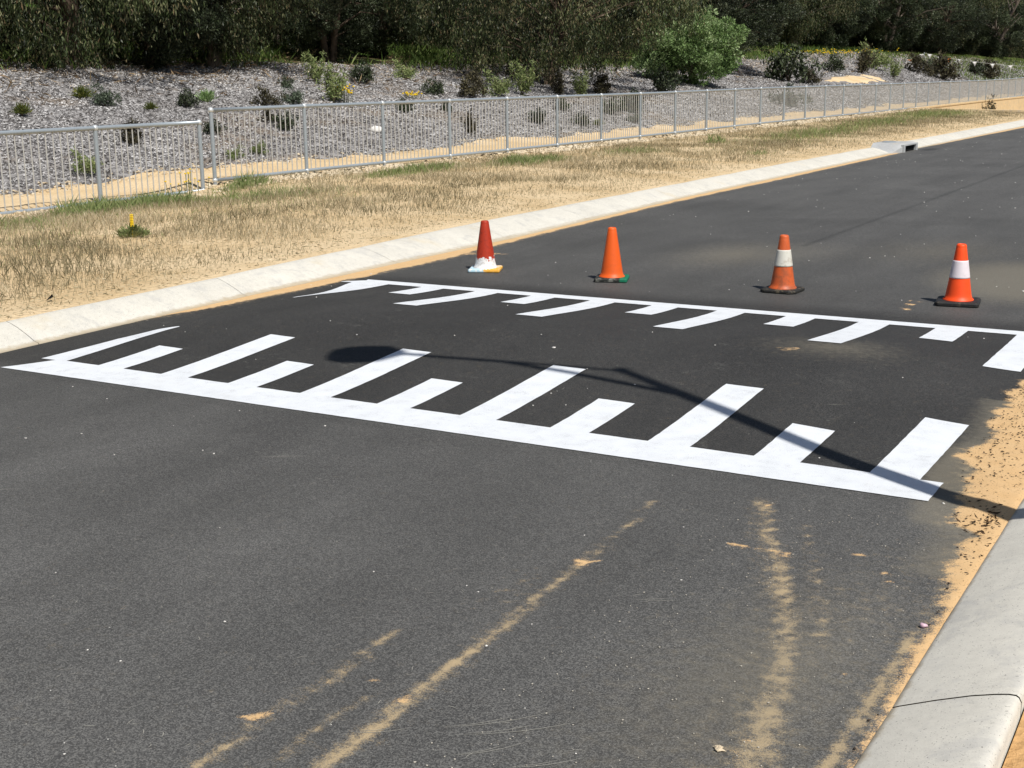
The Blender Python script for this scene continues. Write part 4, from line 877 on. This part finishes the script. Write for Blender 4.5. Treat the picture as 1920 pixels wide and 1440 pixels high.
x, y = scatter(5200, -13.7, -12.7, 6, 56, rg, lambda x, y: .2 + (fbm(x * .8, y * .5) > .5) * .8, 1.7); s = rg.uniform(.012, .045, len(x)) * (1 + y / 60)
lumps('rubble', x, y, bumpz(x, y) + s * .1, s, M['rock'], 'pale limestone rubble along the foot of the fence', 'rubble')
x, y = scatter(1500, -15.6, -14.6, 8, 60, rg, lambda x, y: np.abs(x - edge2(y)) < .25, 1.7); s = rg.uniform(.01, .04, len(x))
lumps('path_stones', x, y, bumpz(x, y) + s * .1, s, M['rock'], 'small stones along the upper edge of the sandy path', 'stones')
x, y = scatter(1500, -.40, 1.2, 1.5, 8, rg, None, 1); s = rg.uniform(.003, .012, len(x))
lumps('soil_crumbs', x, y, x * 0 + .07, s, m_flat('soil_crumb', (.22, .13, .06), .9, .1, 0, .6), 'soil crumbs on the sand behind the right kerb', 'soil')

# fine pale scratches and dry fibres on the asphalt
V = []; F = []
def ribbon(x, y, a, L, cv, wd):
    n = 7
    for i in range(n):
        t = i / (n - 1); aa = a + cv * t; px_ = x + math.cos(a + cv * t * .5) * L * t; py_ = y + math.sin(a + cv * t * .5) * L * t; w2 = wd * (1 - abs(2 * t - 1) ** 2) * .5 + .0002
        for sg in (-1, 1): V.append((px_ - math.sin(aa) * w2 * sg, py_ + math.cos(aa) * w2 * sg, float(hz(px_, py_)) + .0016))
        if i: b = len(V) - 4; F.append((b, b + 1, b + 3, b + 2))
for i in range(420):
    y = 2.1 + 5.5 * rg.random() ** 1.5; x = rg.uniform(-5.5 if y > 4 else -3.6, -.95); ribbon(x, y, rg.uniform(0, 6.28), rg.uniform(.008, .035), rg.normal(0, 1.4), rg.uniform(.0008, .0018))
for x, y, a, L, cv in [(-1.75, 2.62, .55, .30, .5), (-1.70, 2.60, .5, .34, .45), (-1.66, 2.50, .55, .22, .6), (-1.50, 2.52, .5, .2, .5), (-3.9, 4.35, 0.55, .28, .05), (-1.95, 2.48, .3, .16, .7), (-1.62, 2.38, .6, .2, .3), (-4.6, 3.4, .7, .2, .1), (-1.86, 6.3, .55, .12, .05), (-1.68, 3.65, .3, .14, .2)]:
    ribbon(x, y, a, L, cv, .0016); ribbon(x + .02, y + .02, a + .05, L * .6, cv, .0012)
struct(mesh_np('road_scratches', np.array(V), np.array(F), m_flat('pale_scratch', (.36, .35, .31), .9, .1, 0, .3)))
x, y = scatter(420, -1.75, -.80, 2.2, 5.0, rg, None, 1.2); s_ = rg.uniform(.0012, .0036, len(x))
lumps('gravel_crumbs', x, y, x * 0 + .001 + s_ * .3, s_, m_flat('mixed_gravel', (.46, .43, .37), .9, .1, 0, .7, 60, (.10, .08, .06)), 'tiny mixed gravel crumbs on the asphalt near the right kerb', 'gravel')
n = 55; x = -.79 + np.abs(rg.normal(0, .05, n)) * -1; y = rg.normal(5.0, .10, n)
V, F = leaves(np.stack([x, y, x * 0 + .016], -1), np.stack([rg.normal(size=n), rg.normal(size=n), rg.normal(0, .3, n)], -1), .028, .008, rg)
o = mesh_np('bark_litter', V, F, M['litter'], attrs=dict(v=np.repeat(rg.uniform(0, .25, n), 4))); tag(o, 'dark bark litter heaped where the lamp shadow meets the right kerb', 'litter', kind='stuff')
b = rock(11, .012); b.v = [(x_ * (1 + .5 * math.sin(x_ * 900 + y_ * 700)), y_ * (1 + .4 * math.sin(y_ * 800 + z_ * 500)), z_ * .8) for x_, y_, z_ in b.v]; o = b.build('stone', M['rock'], None, False); o.location = (-1.075, 2.855, .005); tag(o, 'largest pale stone on the asphalt at the bottom edge', 'stone')
o = rock(8, .011).build('crumpled_scrap', m_flat('pink_wrapper', (.62, .42, .50), .4, .4, 0, .5, 90, (.7, .68, .72)), None, True); o.location = (-.80, 3.86, .012); tag(o, 'tiny crumpled pinkish scrap on the sand by the right kerb', 'litter')
